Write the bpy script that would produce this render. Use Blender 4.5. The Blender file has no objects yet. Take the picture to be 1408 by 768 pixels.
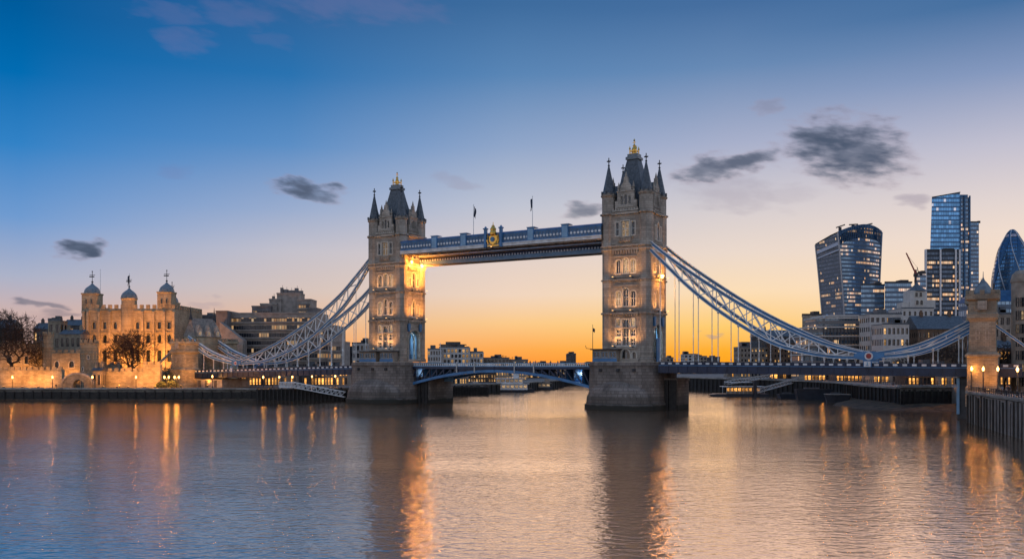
import bpy, bmesh, math, random
from mathutils import Vector, Matrix
from mathutils.geometry import tessellate_polygon
random.seed(7)
SC = bpy.context.scene
COL = SC.collection
PI = math.pi

def lin(c):
    return tuple(((v/255)/12.92 if v/255 <= .04045 else ((v/255+.055)/1.055)**2.4) for v in c) + (1.0,)

# ------------------------------------------------------------------ camera
EYE = 12.5          # eye height over the water
FPX = 1219.0        # focal length in photo pixels
cd = bpy.data.cameras.new('camera')
cam = bpy.data.objects.new('camera', cd); COL.objects.link(cam)
cam.location = (0, 0, EYE); cam.rotation_euler = (PI/2, 0, 0)
cd.sensor_width = 36; cd.lens = 36*FPX/1408
cd.shift_y = (499-384)/1408
cd.clip_start = .5; cd.clip_end = 12000
SC.camera = cam

# ------------------------------------------------------------------ sky
W = bpy.data.worlds.new('World'); SC.world = W; W.use_nodes = True
nt = W.node_tree; nt.nodes.clear()
def nd(t, ty, **kw):
    n = t.nodes.new(ty)
    for k, v in kw.items(): setattr(n, k, v)
    return n
def mth(t, op, a, b=None, c=None, clamp=False):
    n = nd(t, 'ShaderNodeMath', operation=op, use_clamp=clamp)
    for i, v in enumerate((a, b, c)):
        if v is None: continue
        if isinstance(v, (int, float)): n.inputs[i].default_value = v
        else: t.links.new(v, n.inputs[i])
    return n.outputs[0]
def maprange(t, v, a, b, c=0, d=1, smooth=True):
    n = nd(t, 'ShaderNodeMapRange', interpolation_type='SMOOTHSTEP' if smooth else 'LINEAR')
    t.links.new(v, n.inputs[0])
    for i, q in enumerate((a, b, c, d)): n.inputs[1+i].default_value = q
    return n.outputs[0]
def mixc(t, f, a, b, mode='MIX'):
    n = nd(t, 'ShaderNodeMix', data_type='RGBA', blend_type=mode)
    for s, v in ((0, f), (6, a), (7, b)):
        if isinstance(v, (int, float)): n.inputs[s].default_value = v
        elif isinstance(v, tuple): n.inputs[s].default_value = v if len(v) == 4 else v+(1,)
        else: t.links.new(v, n.inputs[s])
    return n.outputs[2]
def ramp(t, f, stops, inter='LINEAR'):
    n = nd(t, 'ShaderNodeValToRGB'); cr = n.color_ramp; cr.interpolation = inter
    while len(cr.elements) < len(stops): cr.elements.new(.5)
    for e, (p, c) in zip(cr.elements, stops): e.position = p; e.color = c if len(c) == 4 else tuple(c)+(1,)
    t.links.new(f, n.inputs[0]); return n.outputs[0]

tc = nd(nt, 'ShaderNodeTexCoord')
nrm = nd(nt, 'ShaderNodeVectorMath', operation='NORMALIZE'); nt.links.new(tc.outputs['Generated'], nrm.inputs[0])
sp = nd(nt, 'ShaderNodeSeparateXYZ'); nt.links.new(nrm.outputs[0], sp.inputs[0])
el = mth(nt, 'MULTIPLY', mth(nt, 'ARCSINE', sp.outputs[2]), 180/PI)
az = mth(nt, 'MULTIPLY', mth(nt, 'ARCTAN2', sp.outputs[0], sp.outputs[1]), 180/PI)
tt = mth(nt, 'DIVIDE', el, 45.0, clamp=True)
RAMPS = [  # azimuth, [(elevation, sRGB)]
 (-29, [(0,(196,158,146)),(2.9,(205,178,174)),(4.9,(172,178,200)),(8.2,(112,155,208)),(12.2,(50,130,198)),(16,(2,108,178)),(19.4,(0,92,157)),(45,(14,72,130))]),
 (-14, [(0,(250,160,92)),(1.5,(242,178,128)),(2.7,(230,186,155)),(4.5,(214,195,187)),(7,(195,192,203)),(9.5,(155,173,206)),(13.4,(92,142,197)),(17.5,(42,115,177)),(21,(46,100,156)),(45,(18,72,130))]),
 (0,   [(0,(255,154,60)),(.9,(255,172,82)),(2.6,(252,202,138)),(4.4,(241,213,190)),(7,(224,208,202)),(10,(192,196,210)),(13.8,(144,166,201)),(18,(90,134,182)),(22,(62,108,158)),(45,(22,74,132))]),
 (13.6,[(0,(255,163,30)),(.8,(255,175,45)),(2.3,(255,205,112)),(4.5,(252,222,182)),(6.9,(235,217,204)),(9.5,(214,206,208)),(13.5,(168,176,203)),(18,(104,138,181)),(21.5,(70,110,159)),(45,(24,74,132))]),
 (29,  [(0,(255,186,104)),(3,(252,214,172)),(5,(250,222,195)),(7.4,(240,220,206)),(9,(227,213,209)),(12.2,(194,192,208)),(16.1,(132,152,190)),(19.7,(70,112,160)),(45,(26,74,132))]),
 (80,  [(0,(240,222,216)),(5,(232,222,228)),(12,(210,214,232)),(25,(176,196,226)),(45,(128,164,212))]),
]
azm = az
cur = None
absaz = mth(nt, 'ABSOLUTE', az)
for i, (a_, st) in enumerate(RAMPS):
    c = ramp(nt, tt, [(min(e/45, 1), lin(k)) for e, k in st])
    if cur is None: cur = c
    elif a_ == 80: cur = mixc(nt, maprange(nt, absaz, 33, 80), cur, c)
    else: cur = mixc(nt, maprange(nt, az, prev, a_, smooth=False), cur, c)
    prev = a_
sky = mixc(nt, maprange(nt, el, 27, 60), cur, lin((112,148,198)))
# small dusk clouds: (photo x, y, half-width, half-height, tilt, density, rose)
CL = [(1165,206,94,40,.28,1.0,0),(1130,190,52,24,0,.95,0),(1215,195,34,18,.4,.5,0),(998,226,78,19,-.12,.9,0),(1010,268,75,22,.15,.42,1),(1085,268,45,12,0,.25,1),
      (423,261,48,17,.15,.95,0),(112,341,34,11,-.1,1.0,0),(800,291,34,12,-.1,.75,0),(628,251,34,10,.25,.4,1),(1258,278,24,10,.25,.7,1),
      (250,55,42,20,.1,.5,2),(235,17,60,10,0,.4,2),(330,18,60,18,0,.45,2),(490,8,130,22,0,.55,2),(375,58,28,10,.2,.25,2),
      (62,420,40,6,.15,.75,0),(85,434,60,6,0,.5,0),(240,235,28,12,0,.35,2),(1055,150,28,10,0,.35,0),(985,458,18,2,0,.8,1),(285,415,20,5,.2,.4,1)]
nz = nd(nt, 'ShaderNodeTexNoise', noise_dimensions='3D'); nz.inputs['Scale'].default_value = 1; nz.inputs['Detail'].default_value = 3.5; nz.inputs['Roughness'].default_value = .5
cb = nd(nt, 'ShaderNodeCombineXYZ')
nt.links.new(mth(nt, 'MULTIPLY', az, .42), cb.inputs[0]); nt.links.new(mth(nt, 'MULTIPLY', el, 1.3), cb.inputs[1]); nt.links.new(cb.outputs[0], nz.inputs['Vector'])
sn = nd(nt, 'ShaderNodeSeparateColor'); nt.links.new(nz.outputs['Color'], sn.inputs[0])
azd = mth(nt, 'ADD', az, mth(nt, 'MULTIPLY', mth(nt, 'SUBTRACT', sn.outputs[0], .5), 2.8))
eld = mth(nt, 'ADD', el, mth(nt, 'MULTIPLY', mth(nt, 'SUBTRACT', sn.outputs[1], .5), 1.7))
nz2 = nd(nt, 'ShaderNodeTexNoise'); nz2.inputs['Scale'].default_value = 1; nz2.inputs['Detail'].default_value = 5; nz2.inputs['Roughness'].default_value = .5
cb2 = nd(nt, 'ShaderNodeCombineXYZ'); nt.links.new(mth(nt, 'MULTIPLY', az, .7), cb2.inputs[0]); nt.links.new(mth(nt, 'MULTIPLY_ADD', az, .35, mth(nt, 'MULTIPLY', el, 1.9)), cb2.inputs[1]); nt.links.new(cb2.outputs[0], nz2.inputs['Vector'])
fray = mth(nt, 'MULTIPLY', mth(nt, 'SUBTRACT', nz2.outputs['Fac'], .48), 1.5)
masks = {0: None, 1: None, 2: None}
for (px, py, rx, ry, tl, dn, k) in CL:
    u = (px-704)/FPX; v = (499-py)/FPX
    a0 = math.degrees(math.atan(u)); e0 = math.degrees(math.atan(v*math.cos(math.atan(u))))
    ra = math.degrees(rx/FPX)*math.cos(math.radians(a0))**2*1.1; re = math.degrees(ry/FPX)*1.15
    dx = mth(nt, 'SUBTRACT', azd, a0); dy = mth(nt, 'SUBTRACT', eld, e0)
    ct, st_ = math.cos(tl), math.sin(tl)
    ax = mth(nt, 'MULTIPLY_ADD', dx, ct/ra, mth(nt, 'MULTIPLY', dy, -st_/ra))
    ay = mth(nt, 'MULTIPLY_ADD', dx, st_/re, mth(nt, 'MULTIPLY', dy, ct/re))
    r2 = mth(nt, 'MULTIPLY_ADD', ax, ax, mth(nt, 'MULTIPLY', ay, ay))
    m = mth(nt, 'MULTIPLY', maprange(nt, mth(nt, 'ADD', r2, fray), 1.15, -.05), dn)
    masks[k] = m if masks[k] is None else mth(nt, 'MAXIMUM', masks[k], m)
tex = maprange(nt, sn.outputs[2], .25, .55, .8, 1.0)
for k, colr, st_ in ((2, (120,120,165), .55), (1, (150,140,158), .7), (0, (70,84,108), 1.0)):
    f = mth(nt, 'MULTIPLY', mth(nt, 'MULTIPLY', masks[k], tex), st_)
    sky = mixc(nt, f, sky, lin(colr) if k else ramp(nt, masks[0], [(.15, lin((160,140,152))), (.6, lin((92,98,118))), (1, lin((78,90,112)))]))
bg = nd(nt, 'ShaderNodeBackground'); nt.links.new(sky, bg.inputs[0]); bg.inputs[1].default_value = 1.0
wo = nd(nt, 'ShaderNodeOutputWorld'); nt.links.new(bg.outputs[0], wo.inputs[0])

# ------------------------------------------------------------------ the sun, just above the horizon behind the bridge
sl = bpy.data.lights.new('sun', 'SUN'); sl.energy = .31; sl.color = (1, .53, .19); sl.angle = math.radians(42)
so = bpy.data.objects.new('sun', sl); COL.objects.link(so); so.location = (60, 300, 200)
so.rotation_euler = (math.radians(90-4), 0, math.radians(180-12))

vs = SC.view_settings; vs.view_transform = 'Standard'; vs.look = 'None'; vs.gamma = 1; vs.exposure = 0; vs.use_curve_mapping = False
cy = SC.cycles
cy.use_denoising = True; cy.max_bounces = 5; cy.diffuse_bounces = 2; cy.glossy_bounces = 3; cy.transmission_bounces = 3
cy.sample_clamp_indirect = 4; cy.sample_clamp_direct = 45; cy.use_light_tree = True; cy.caustics_reflective = False; cy.caustics_refractive = False
cy.use_adaptive_sampling = True; cy.adaptive_threshold = .015

# ------------------------------------------------------------------ materials
def wall_uv_group():
    g = bpy.data.node_groups.new('wall_coords', 'ShaderNodeTree')
    g.interface.new_socket('uv', in_out='OUTPUT', socket_type='NodeSocketVector')
    o = g.nodes.new('NodeGroupOutput'); t_ = g.nodes.new('ShaderNodeTexCoord'); ge = g.nodes.new('ShaderNodeNewGeometry')
    vt = g.nodes.new('ShaderNodeVectorTransform'); vt.vector_type = 'NORMAL'; vt.convert_from = 'WORLD'; vt.convert_to = 'OBJECT'
    g.links.new(ge.outputs['True Normal'], vt.inputs[0])
    s1 = g.nodes.new('ShaderNodeSeparateXYZ'); g.links.new(vt.outputs[0], s1.inputs[0])
    s2 = g.nodes.new('ShaderNodeSeparateXYZ'); g.links.new(t_.outputs['Object'], s2.inputs[0])
    u = mth(g, 'SUBTRACT', mth(g, 'MULTIPLY', s2.outputs[1], s1.outputs[0]), mth(g, 'MULTIPLY', s2.outputs[0], s1.outputs[1]))
    up = mth(g, 'GREATER_THAN', mth(g, 'ABSOLUTE', s1.outputs[2]), .9)
    v = mth(g, 'ADD', s2.outputs[2], mth(g, 'MULTIPLY', up, s2.outputs[1]))
    u = mth(g, 'ADD', u, mth(g, 'MULTIPLY', up, s2.outputs[0]))
    c = g.nodes.new('ShaderNodeCombineXYZ'); g.links.new(u, c.inputs[0]); g.links.new(v, c.inputs[1])
    g.links.new(c.outputs[0], o.inputs[0]); return g
WUV = wall_uv_group()

def base_mat(name):
    m = bpy.data.materials.new(name); m.use_nodes = True
    t = m.node_tree; b = t.nodes['Principled BSDF']
    return m, t, b
def noise(t, vec, scale, detail=4, rough=.55, sc3=None):
    n = nd(t, 'ShaderNodeTexNoise'); n.inputs['Scale'].default_value = scale; n.inputs['Detail'].default_value = detail; n.inputs['Roughness'].default_value = rough
    if sc3:
        mp = nd(t, 'ShaderNodeMapping'); mp.inputs['Scale'].default_value = sc3; t.links.new(vec, mp.inputs[0]); vec = mp.outputs[0]
    t.links.new(vec, n.inputs['Vector']); return n.outputs['Fac']
def objco(t):
    return nd(t, 'ShaderNodeTexCoord').outputs['Object']
def plain(name, col, rough=.6, metal=0, var=.25, scale=.6, spec=.4):
    m, t, b = base_mat(name)
    f = maprange(t, noise(t, objco(t), scale), .3, .7)
    t.links.new(mixc(t, f, tuple(c*(1-var) for c in col), tuple(c*(1+var) for c in col)), b.inputs['Base Color'])
    b.inputs['Roughness'].default_value = rough; b.inputs['Metallic'].default_value = metal; b.inputs['Specular IOR Level'].default_value = spec
    return m
def stone(name, col, bw=1.4, bh=.6, stain=.5, wet=None, joint=.55):
    m, t, b = base_mat(name)
    uv = nd(t, 'ShaderNodeGroup', node_tree=WUV).outputs[0]
    br = nd(t, 'ShaderNodeTexBrick'); t.links.new(uv, br.inputs['Vector'])
    br.inputs['Scale'].default_value = 1; br.inputs['Brick Width'].default_value = bw; br.inputs['Row Height'].default_value = bh
    br.inputs['Mortar Size'].default_value = .035*bh/.6; br.inputs['Mortar Smooth'].default_value = .3; br.inputs['Bias'].default_value = -.1
    br.inputs['Color1'].default_value = tuple(c*.78 for c in col)+(1,); br.inputs['Color2'].default_value = tuple(min(1, c*1.22) for c in col)+(1,)
    br.inputs['Mortar'].default_value = tuple(c*joint for c in col)+(1,)
    oc = objco(t)
    st = maprange(t, noise(t, oc, .35, 6, .65, (1, 1, .35)), .42, .72)          # streaky weathering
    c = mixc(t, mth(t, 'MULTIPLY', st, stain), br.outputs['Color'], tuple(q*.3 for q in col))
    big = maprange(t, noise(t, oc, .11, 3), .3, .7, .75, 1.2)
    c = mixc(t, 1.0, c, big, 'MULTIPLY')
    if wet is not None:                                                          # weed and wet stone under the tide line
        s3 = nd(t, 'ShaderNodeSeparateXYZ'); gp = nd(t, 'ShaderNodeNewGeometry'); t.links.new(gp.outputs['Position'], s3.inputs[0])
        h = mth(t, 'ADD', s3.outputs[2], mth(t, 'MULTIPLY', noise(t, oc, .5, 4, .6, (1, 1, .4)), 1.6))
        c = mixc(t, maprange(t, h, wet+1.2, wet+.5), c, (.022, .022, .016))
        c = mixc(t, mth(t, 'MULTIPLY', maprange(t, h, wet+5, wet+1.5), .45), c, (.06, .055, .045))
    t.links.new(c, b.inputs['Base Color']); b.inputs['Roughness'].default_value = .85; b.inputs['Specular IOR Level'].default_value = .25
    bp = nd(t, 'ShaderNodeBump'); bp.inputs['Strength'].default_value = .5; bp.inputs['Distance'].default_value = .12
    hgt = mth(t, 'SUBTRACT', mth(t, 'MULTIPLY', noise(t, oc, 2.2, 5), .6), mth(t, 'MULTIPLY', br.outputs['Fac'], .6))
    t.links.new(hgt, bp.inputs['Height']); t.links.new(bp.outputs[0], b.inputs['Normal'])
    return m
def emis(name, col, s, var=0):
    m, t, b = base_mat(name)
    b.inputs['Base Color'].default_value = (.02, .02, .02, 1); b.inputs['Roughness'].default_value = .2
    b.inputs['Emission Color'].default_value = tuple(col)+(1,); b.inputs['Emission Strength'].default_value = s
    if var:
        oi = nd(t, 'ShaderNodeObjectInfo')
        n = noise(t, objco(t), 2.2, 3)
        t.links.new(mth(t, 'MULTIPLY', maprange(t, n, .35, .65, .25, 1.1), mth(t, 'MULTIPLY_ADD', mth(t, 'POWER', oi.outputs['Random'], 1.7), s*var*1.6, s*(1-var*.75))), b.inputs['Emission Strength'])
    return m
def facade(name, base, cw, ch, lit=.15, rows=.3, em=1.0, frame=(.05, .055, .06), metal=.6, rough=.12, fw=.1, fh=.22, warm=(1, .47, .15), tint=None):
    """curtain wall or window strip: glass cells, spandrels, some of the rooms lit"""
    m, t, b = base_mat(name)
    uv = nd(t, 'ShaderNodeGroup', node_tree=WUV).outputs[0]
    s = nd(t, 'ShaderNodeSeparateXYZ'); t.links.new(uv, s.inputs[0])
    u = mth(t, 'DIVIDE', s.outputs[0], cw); v = mth(t, 'DIVIDE', s.outputs[1], ch)
    iu = mth(t, 'FLOOR', u); iv = mth(t, 'FLOOR', v); fu = mth(t, 'FRACT', u); fv = mth(t, 'FRACT', v)
    oi = nd(t, 'ShaderNodeObjectInfo')
    def wn(a, b_, seed):
        c = nd(t, 'ShaderNodeCombineXYZ'); t.links.new(a, c.inputs[0]) if not isinstance(a, (int, float)) else None
        t.links.new(b_, c.inputs[1]); c.inputs[2].default_value = seed
        w = nd(t, 'ShaderNodeTexWhiteNoise', noise_dimensions='3D'); t.links.new(c.outputs[0], w.inputs['Vector']); return w.outputs['Value']
    cell = wn(iu, iv, 1.3); clump = wn(mth(t, 'FLOOR', mth(t, 'DIVIDE', iu, 6.0)), iv, 4.1); row = wn(0.0, iv, 7.7)
    lone = mth(t, 'GREATER_THAN', cell, 1-lit*.3)
    litrow = mth(t, 'GREATER_THAN', row, 1-rows)
    part = mth(t, 'GREATER_THAN', mth(t, 'ADD', mth(t, 'MULTIPLY', clump, .7), mth(t, 'MULTIPLY', cell, .3)), 1-.6-lit*.3)
    grp = mth(t, 'MULTIPLY', mth(t, 'GREATER_THAN', clump, 1-lit*.8), mth(t, 'GREATER_THAN', cell, .3))
    on = mth(t, 'MAXIMUM', mth(t, 'MAXIMUM', lone, grp), mth(t, 'MULTIPLY', litrow, part))
    fr = mth(t, 'MAXIMUM', mth(t, 'LESS_THAN', fu, fw), mth(t, 'LESS_THAN', fv, fh))
    glassv = mixc(t, cell, tuple(c*.7 for c in base), tuple(min(1, c*1.3) for c in base))
    t.links.new(mixc(t, fr, glassv, tuple(frame)), b.inputs['Base Color'])
    t.links.new(mth(t, 'MULTIPLY', mth(t, 'SUBTRACT', 1.0, fr), metal), b.inputs['Metallic'])
    t.links.new(mth(t, 'MULTIPLY_ADD', fr, .4, rough), b.inputs['Roughness'])
    e = mth(t, 'MULTIPLY', mth(t, 'MULTIPLY', on, mth(t, 'SUBTRACT', 1.0, fr)), mth(t, 'MULTIPLY_ADD', cell, em, em*.25))
    t.links.new(e, b.inputs['Emission Strength'])
    t.links.new(mixc(t, wn(iu, iv, 9.2), tuple(warm), (1, .68, .36)), b.inputs['Emission Color'])
    bp = nd(t, 'ShaderNodeBump'); bp.inputs['Strength'].default_value = .6; bp.inputs['Distance'].default_value = .3
    t.links.new(fr, bp.inputs['Height']); t.links.new(bp.outputs[0], b.inputs['Normal'])
    return m

M = {}
M['tower_stone'] = stone('tower_stone', (.40, .345, .28), 1.5, .62, .55)
M['trim_stone'] = stone('trim_stone', (.45, .39, .315), 1.1, .5, .4, joint=.7)
M['pale_stone'] = plain('pale_stone', (.58, .53, .44), .7, var=.12)
M['pier_stone'] = stone('pier_stone', (.235, .195, .165), 1.9, .85, .65, wet=1.2, joint=.4)
M['castle'] = stone('castle_stone', (.40, .33, .22), 1.2, .5, .5)
M['keep'] = stone('keep_stone', (.37, .295, .195), 1.2, .5, .45, joint=.75)
M['rubble'] = stone('rubble_wall', (.33, .275, .20), .9, .4, .6, joint=.5)
M['quay_stone'] = stone('quay_stone', (.22, .20, .17), 1.6, .7, .5, wet=.5)
M['quay_cap'] = stone('quay_cap', (.36, .33, .29), 2.2, .9, .4)
M['concrete'] = plain('concrete', (.34, .31, .28), .8)
M['pale_wall'] = plain('pale_wall', (.50, .47, .43), .8, var=.1)
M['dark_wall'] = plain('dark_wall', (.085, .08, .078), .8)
M['tan_wall'] = plain('tan_wall', (.28, .23, .18), .8)
M['brick'] = stone('brick_wall', (.18, .115, .075), .5, .18, .5)
M['slate'] = plain('slate', (.075, .088, .10), .45, var=.35, scale=1.5)
M['lead'] = plain('lead_roof', (.16, .185, .20), .4, var=.25, scale=1)
M['gold'] = plain('gilding', (.75, .44, .10), .35, 1, .2, 2)
M['iron'] = plain('dark_iron', (.022, .023, .026), .5)
M['blue'] = plain('blue_paint', (.022, .10, .25), .35, 0, .25, .4)
M['mid_blue'] = plain('mid_blue_paint', (.055, .18, .355), .35, 0, .2, .4)
M['sky_blue'] = plain('sky_blue_paint', (.21, .37, .52), .4, 0, .15, .4)
M['white'] = plain('white_paint', (.70, .70, .68), .4, 0, .2, .5)
M['pile_wood'] = plain('tarred_pile', (.028,.023,.018), .7, 0, .4, .8)
M['pile_wall'] = stone('stained_river_wall', (.13,.108,.086), 2.4, .8, .6, wet=1.6)
M['roof_stone'] = plain('stone_slates', (.21,.18,.15), .7, var=.3, scale=1.2)
M['steel_blue'] = plain('steel_blue_paint', (.09,.16,.25), .4, 0, .2, .5)
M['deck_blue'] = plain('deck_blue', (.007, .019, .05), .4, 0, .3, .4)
M['asphalt'] = plain('asphalt', (.05, .05, .05), .9)
M['paving'] = plain('paving', (.20, .18, .16), .85)
M['timber'] = plain('wet_timber', (.022, .019, .016), .7, 0, .4, .8)
M['mud'] = plain('river_mud', (.075, .048, .027), .95, 0, .5, .6)
M['bark'] = plain('bark', (.060, .045, .034), .9)
M['twig'] = plain('twigs', (.042, .032, .027), .9)
M['glass'] = plain('window_glass', (.018, .022, .028), .1, 0, .3, 1, .8)
M['lit'] = emis('lit_window', (1, .55, .2), 1.0, .8)
M['shop_lit'] = emis('shop_lit_window', (1, .43, .09), 2.0, .9)
M['soft_lit'] = emis('softly_lit_window', (1, .66, .36), .5, .8)
M['lamp'] = emis('lamp_glass', (1, .50, .13), 9)
M['cool_lamp'] = emis('cool_lamp_glass', (.5,.75,1), 6)
M['bulb'] = emis('flood_bulb', (1, .5, .15), 3)
M['coat'] = plain('dark_coat', (.025, .025, .03), .9)
M['coat2'] = plain('grey_coat', (.09, .085, .09), .9)
M['coat3'] = plain('brown_coat', (.09, .045, .025), .9)
M['skin'] = plain('skin', (.45, .28, .2), .6)
M['bargeblack'] = plain('barge_paint', (.018, .022, .03), .4)
M['red'] = plain('red_paint', (.35, .05, .04), .5)

# ------------------------------------------------------------------ mesh helpers
class MB:
    def __init__(self): self.v = []; self.f = []; self.mi = []; self.X = Matrix.Identity(4); self.k = 0
    def at(self, x=0, y=0, z=0, rz=0): self.X = Matrix.Translation((x, y, z)) @ Matrix.Rotation(rz, 4, 'Z'); return self
    def m(self, k): self.k = k; return self
    def add(self, pts, faces, k=None):
        o = len(self.v); k = self.k if k is None else k
        self.v += [self.X @ Vector(p) for p in pts]
        for f in faces: self.f.append([o+i for i in f]); self.mi.append(k)
    def box(self, x0, y0, z0, x1, y1, z1, k=None):
        self.add([(x0,y0,z0),(x1,y0,z0),(x1,y1,z0),(x0,y1,z0),(x0,y0,z1),(x1,y0,z1),(x1,y1,z1),(x0,y1,z1)],
                 [(3,2,1,0),(4,5,6,7),(0,1,5,4),(1,2,6,5),(2,3,7,6),(3,0,4,7)], k)
    def cbox(self, cx, cy_, z0, w, d, h, k=None): self.box(cx-w/2, cy_-d/2, z0, cx+w/2, cy_+d/2, z0+h, k)
    def loft(self, rings, k=None, cap0=True, cap1=True, closed=True):
        n = len(rings[0]); pts = [p for r in rings for p in r]; fs = []
        for j in range(len(rings)-1):
            for i in range(n if closed else n-1):
                a = j*n+i; b = j*n+(i+1) % n; fs.append((a, b, b+n, a+n))
        if cap0: fs.append(tuple(range(n-1, -1, -1)))
        if cap1: fs.append(tuple(range((len(rings)-1)*n, len(rings)*n)))
        self.add(pts, fs, k)
    def prism(self, poly, z0, z1, k=None): self.loft([[(x, y, z0) for x, y in poly], [(x, y, z1) for x, y in poly]], k)
    def lathe(self, prof, n=8, cx=0, cy_=0, ph=None, k=None, sx=1, sy=1):
        ph = PI/n if ph is None else ph
        self.loft([[(cx+r*sx*math.cos(ph+2*PI*i/n), cy_+r*sy*math.sin(ph+2*PI*i/n), z) for i in range(n)] for r, z in prof], k)
    def tube(self, pts, r, n=6, k=None):
        pts = [Vector(p) for p in pts]; rings = []
        for i, p in enumerate(pts):
            d = (pts[min(i+1, len(pts)-1)]-pts[max(i-1, 0)]).normalized()
            u = d.cross(Vector((0, 0, 1)));
            if u.length < .01: u = Vector((1, 0, 0))
            u.normalize(); w = u.cross(d); rr = r[i] if isinstance(r, (list, tuple)) else r
            rings.append([tuple(p+u*rr*math.cos(2*PI*j/n)+w*rr*math.sin(2*PI*j/n)) for j in range(n)])
        self.loft(rings, k)
    def beam(self, p0, p1, w, h, k=None):
        p0 = Vector(p0); p1 = Vector(p1); d = (p1-p0).normalized(); u = d.cross(Vector((0, 0, 1)))
        if u.length < .01: u = Vector((1, 0, 0))
        u.normalize(); q = u.cross(d)
        self.loft([[tuple(p+u*a*w/2+q*b*h/2) for a, b in ((-1,-1),(1,-1),(1,1),(-1,1))] for p in (p0, p1)], k)
    def sweep(self, pts, y0, y1, o0, o1, k=None):
        """strip along a curve in the x-z plane, from offset o0 to o1 across the curve"""
        rings = []
        for i, (x, z) in enumerate(pts):
            a = pts[max(i-1, 0)]; b = pts[min(i+1, len(pts)-1)]; d = Vector((b[0]-a[0], b[1]-a[1])).normalized(); nx, nz_ = -d.y, d.x
            rings.append([(x+nx*o0, y0, z+nz_*o0), (x+nx*o0, y1, z+nz_*o0), (x+nx*o1, y1, z+nz_*o1), (x+nx*o1, y0, z+nz_*o1)])
        self.loft(rings, k)
    def panel(self, outline, holes=(), depth=.5, k=None, kr=None):
        """upright wall sheet in the x-z plane facing -y, with real openings and reveals"""
        polys = [[Vector((x, 0, z)) for x, z in outline]] + [[Vector((x, 0, z)) for x, z in h] for h in holes]
        flat = [p for q in polys for p in q]
        tris = tessellate_polygon([[Vector((p.x, p.z, 0)) for p in q] for q in polys]); fs = []
        for t in tris:
            a, b, c = (flat[i] for i in t)
            cr = (b.x-a.x)*(c.z-a.z)-(b.z-a.z)*(c.x-a.x)
            if abs(cr) < 1e-9: continue
            fs.append(tuple(t) if cr > 0 else (t[0], t[2], t[1]))
        self.add([tuple(p) for p in flat], fs, k)
        for h in holes:
            n = len(h); pts = [(x, 0, z) for x, z in h]+[(x, depth, z) for x, z in h]
            ar = sum(h[i][0]*h[(i+1) % n][1]-h[(i+1) % n][0]*h[i][1] for i in range(n))
            self.add(pts, [((i, (i+1) % n, n+(i+1) % n, n+i) if ar < 0 else (i, n+i, n+(i+1) % n, (i+1) % n)) for i in range(n)], k if kr is None else kr)
    def mesh(self, name, mats):
        me = bpy.data.meshes.new(name); me.from_pydata([tuple(p) for p in self.v], [], self.f)
        for q in (mats if isinstance(mats, (list, tuple)) else [mats]): me.materials.append(M[q] if isinstance(q, str) else q)
        me.polygons.foreach_set('material_index', self.mi); me.update(); return me
    def build(self, name, mats, parent=None, loc=(0, 0, 0), rz=0, smooth=False):
        me = self.mesh(name, mats)
        if smooth: me.polygons.foreach_set('use_smooth', [True]*len(me.polygons))
        return link(name, me, parent, loc, rz)
def link(name, me, parent=None, loc=(0, 0, 0), rz=0):
    o = bpy.data.objects.new(name, me); COL.objects.link(o); o.parent = parent; o.location = loc; o.rotation_euler = (0, 0, rz); return o
def thing(name, label, cat, loc=(0, 0, 0), rz=0, group=None):
    o = bpy.data.objects.new(name, None); COL.objects.link(o); o.location = loc; o.rotation_euler = (0, 0, rz)
    o.empty_display_size = .5
    return tag(o, label, cat, group)
def tag(o, label, cat, group=None, kind=None):
    o['label'] = label; o['category'] = cat
    if group: o['group'] = group
    if kind: o['kind'] = kind
    return o
def setting(o): o['kind'] = 'structure'; return o
def copy_tree(o, parent=None):
    c = o.copy(); COL.objects.link(c); c.parent = parent
    for ch in list(o.children): copy_tree(ch, c)
    return c
def lamp(kind, parent, loc, power, col=(1, .55, .2), size=.25, rot=None, spot=None, blend=.6):
    d = bpy.data.lights.new('lamp_light', kind); d.energy = power; d.color = col
    if kind == 'AREA': d.shape = 'RECTANGLE'; d.size, d.size_y = size
    else: d.shadow_soft_size = size
    if kind == 'SPOT': d.spot_size = math.radians(spot); d.spot_blend = blend
    o = bpy.data.objects.new('lamp_light', d); COL.objects.link(o); o.parent = parent; o.location = loc
    if rot: o.rotation_euler = rot
    return o
def opening(x, z, w, h, kind='rect', n=8):
    """outline of an opening, anticlockwise seen from outside, sill centre at (x, z)"""
    if kind == 'rect': return [(x-w/2, z), (x+w/2, z), (x+w/2, z+h), (x-w/2, z+h)]
    pts = [(x-w/2, z), (x+w/2, z)]
    r = w/2; rise = r if kind == 'round' else (w*.85 if kind == 'pointed' else .3*w)
    zs = z+h-rise
    for i in range(n+1):
        a = PI*i/n; q = math.sin(a)
        if kind == 'pointed': q = 1-abs(math.cos(a))**1.35
        pts.append((x+r*math.cos(a), zs+rise*q))
    return pts
WIN = {}
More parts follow.
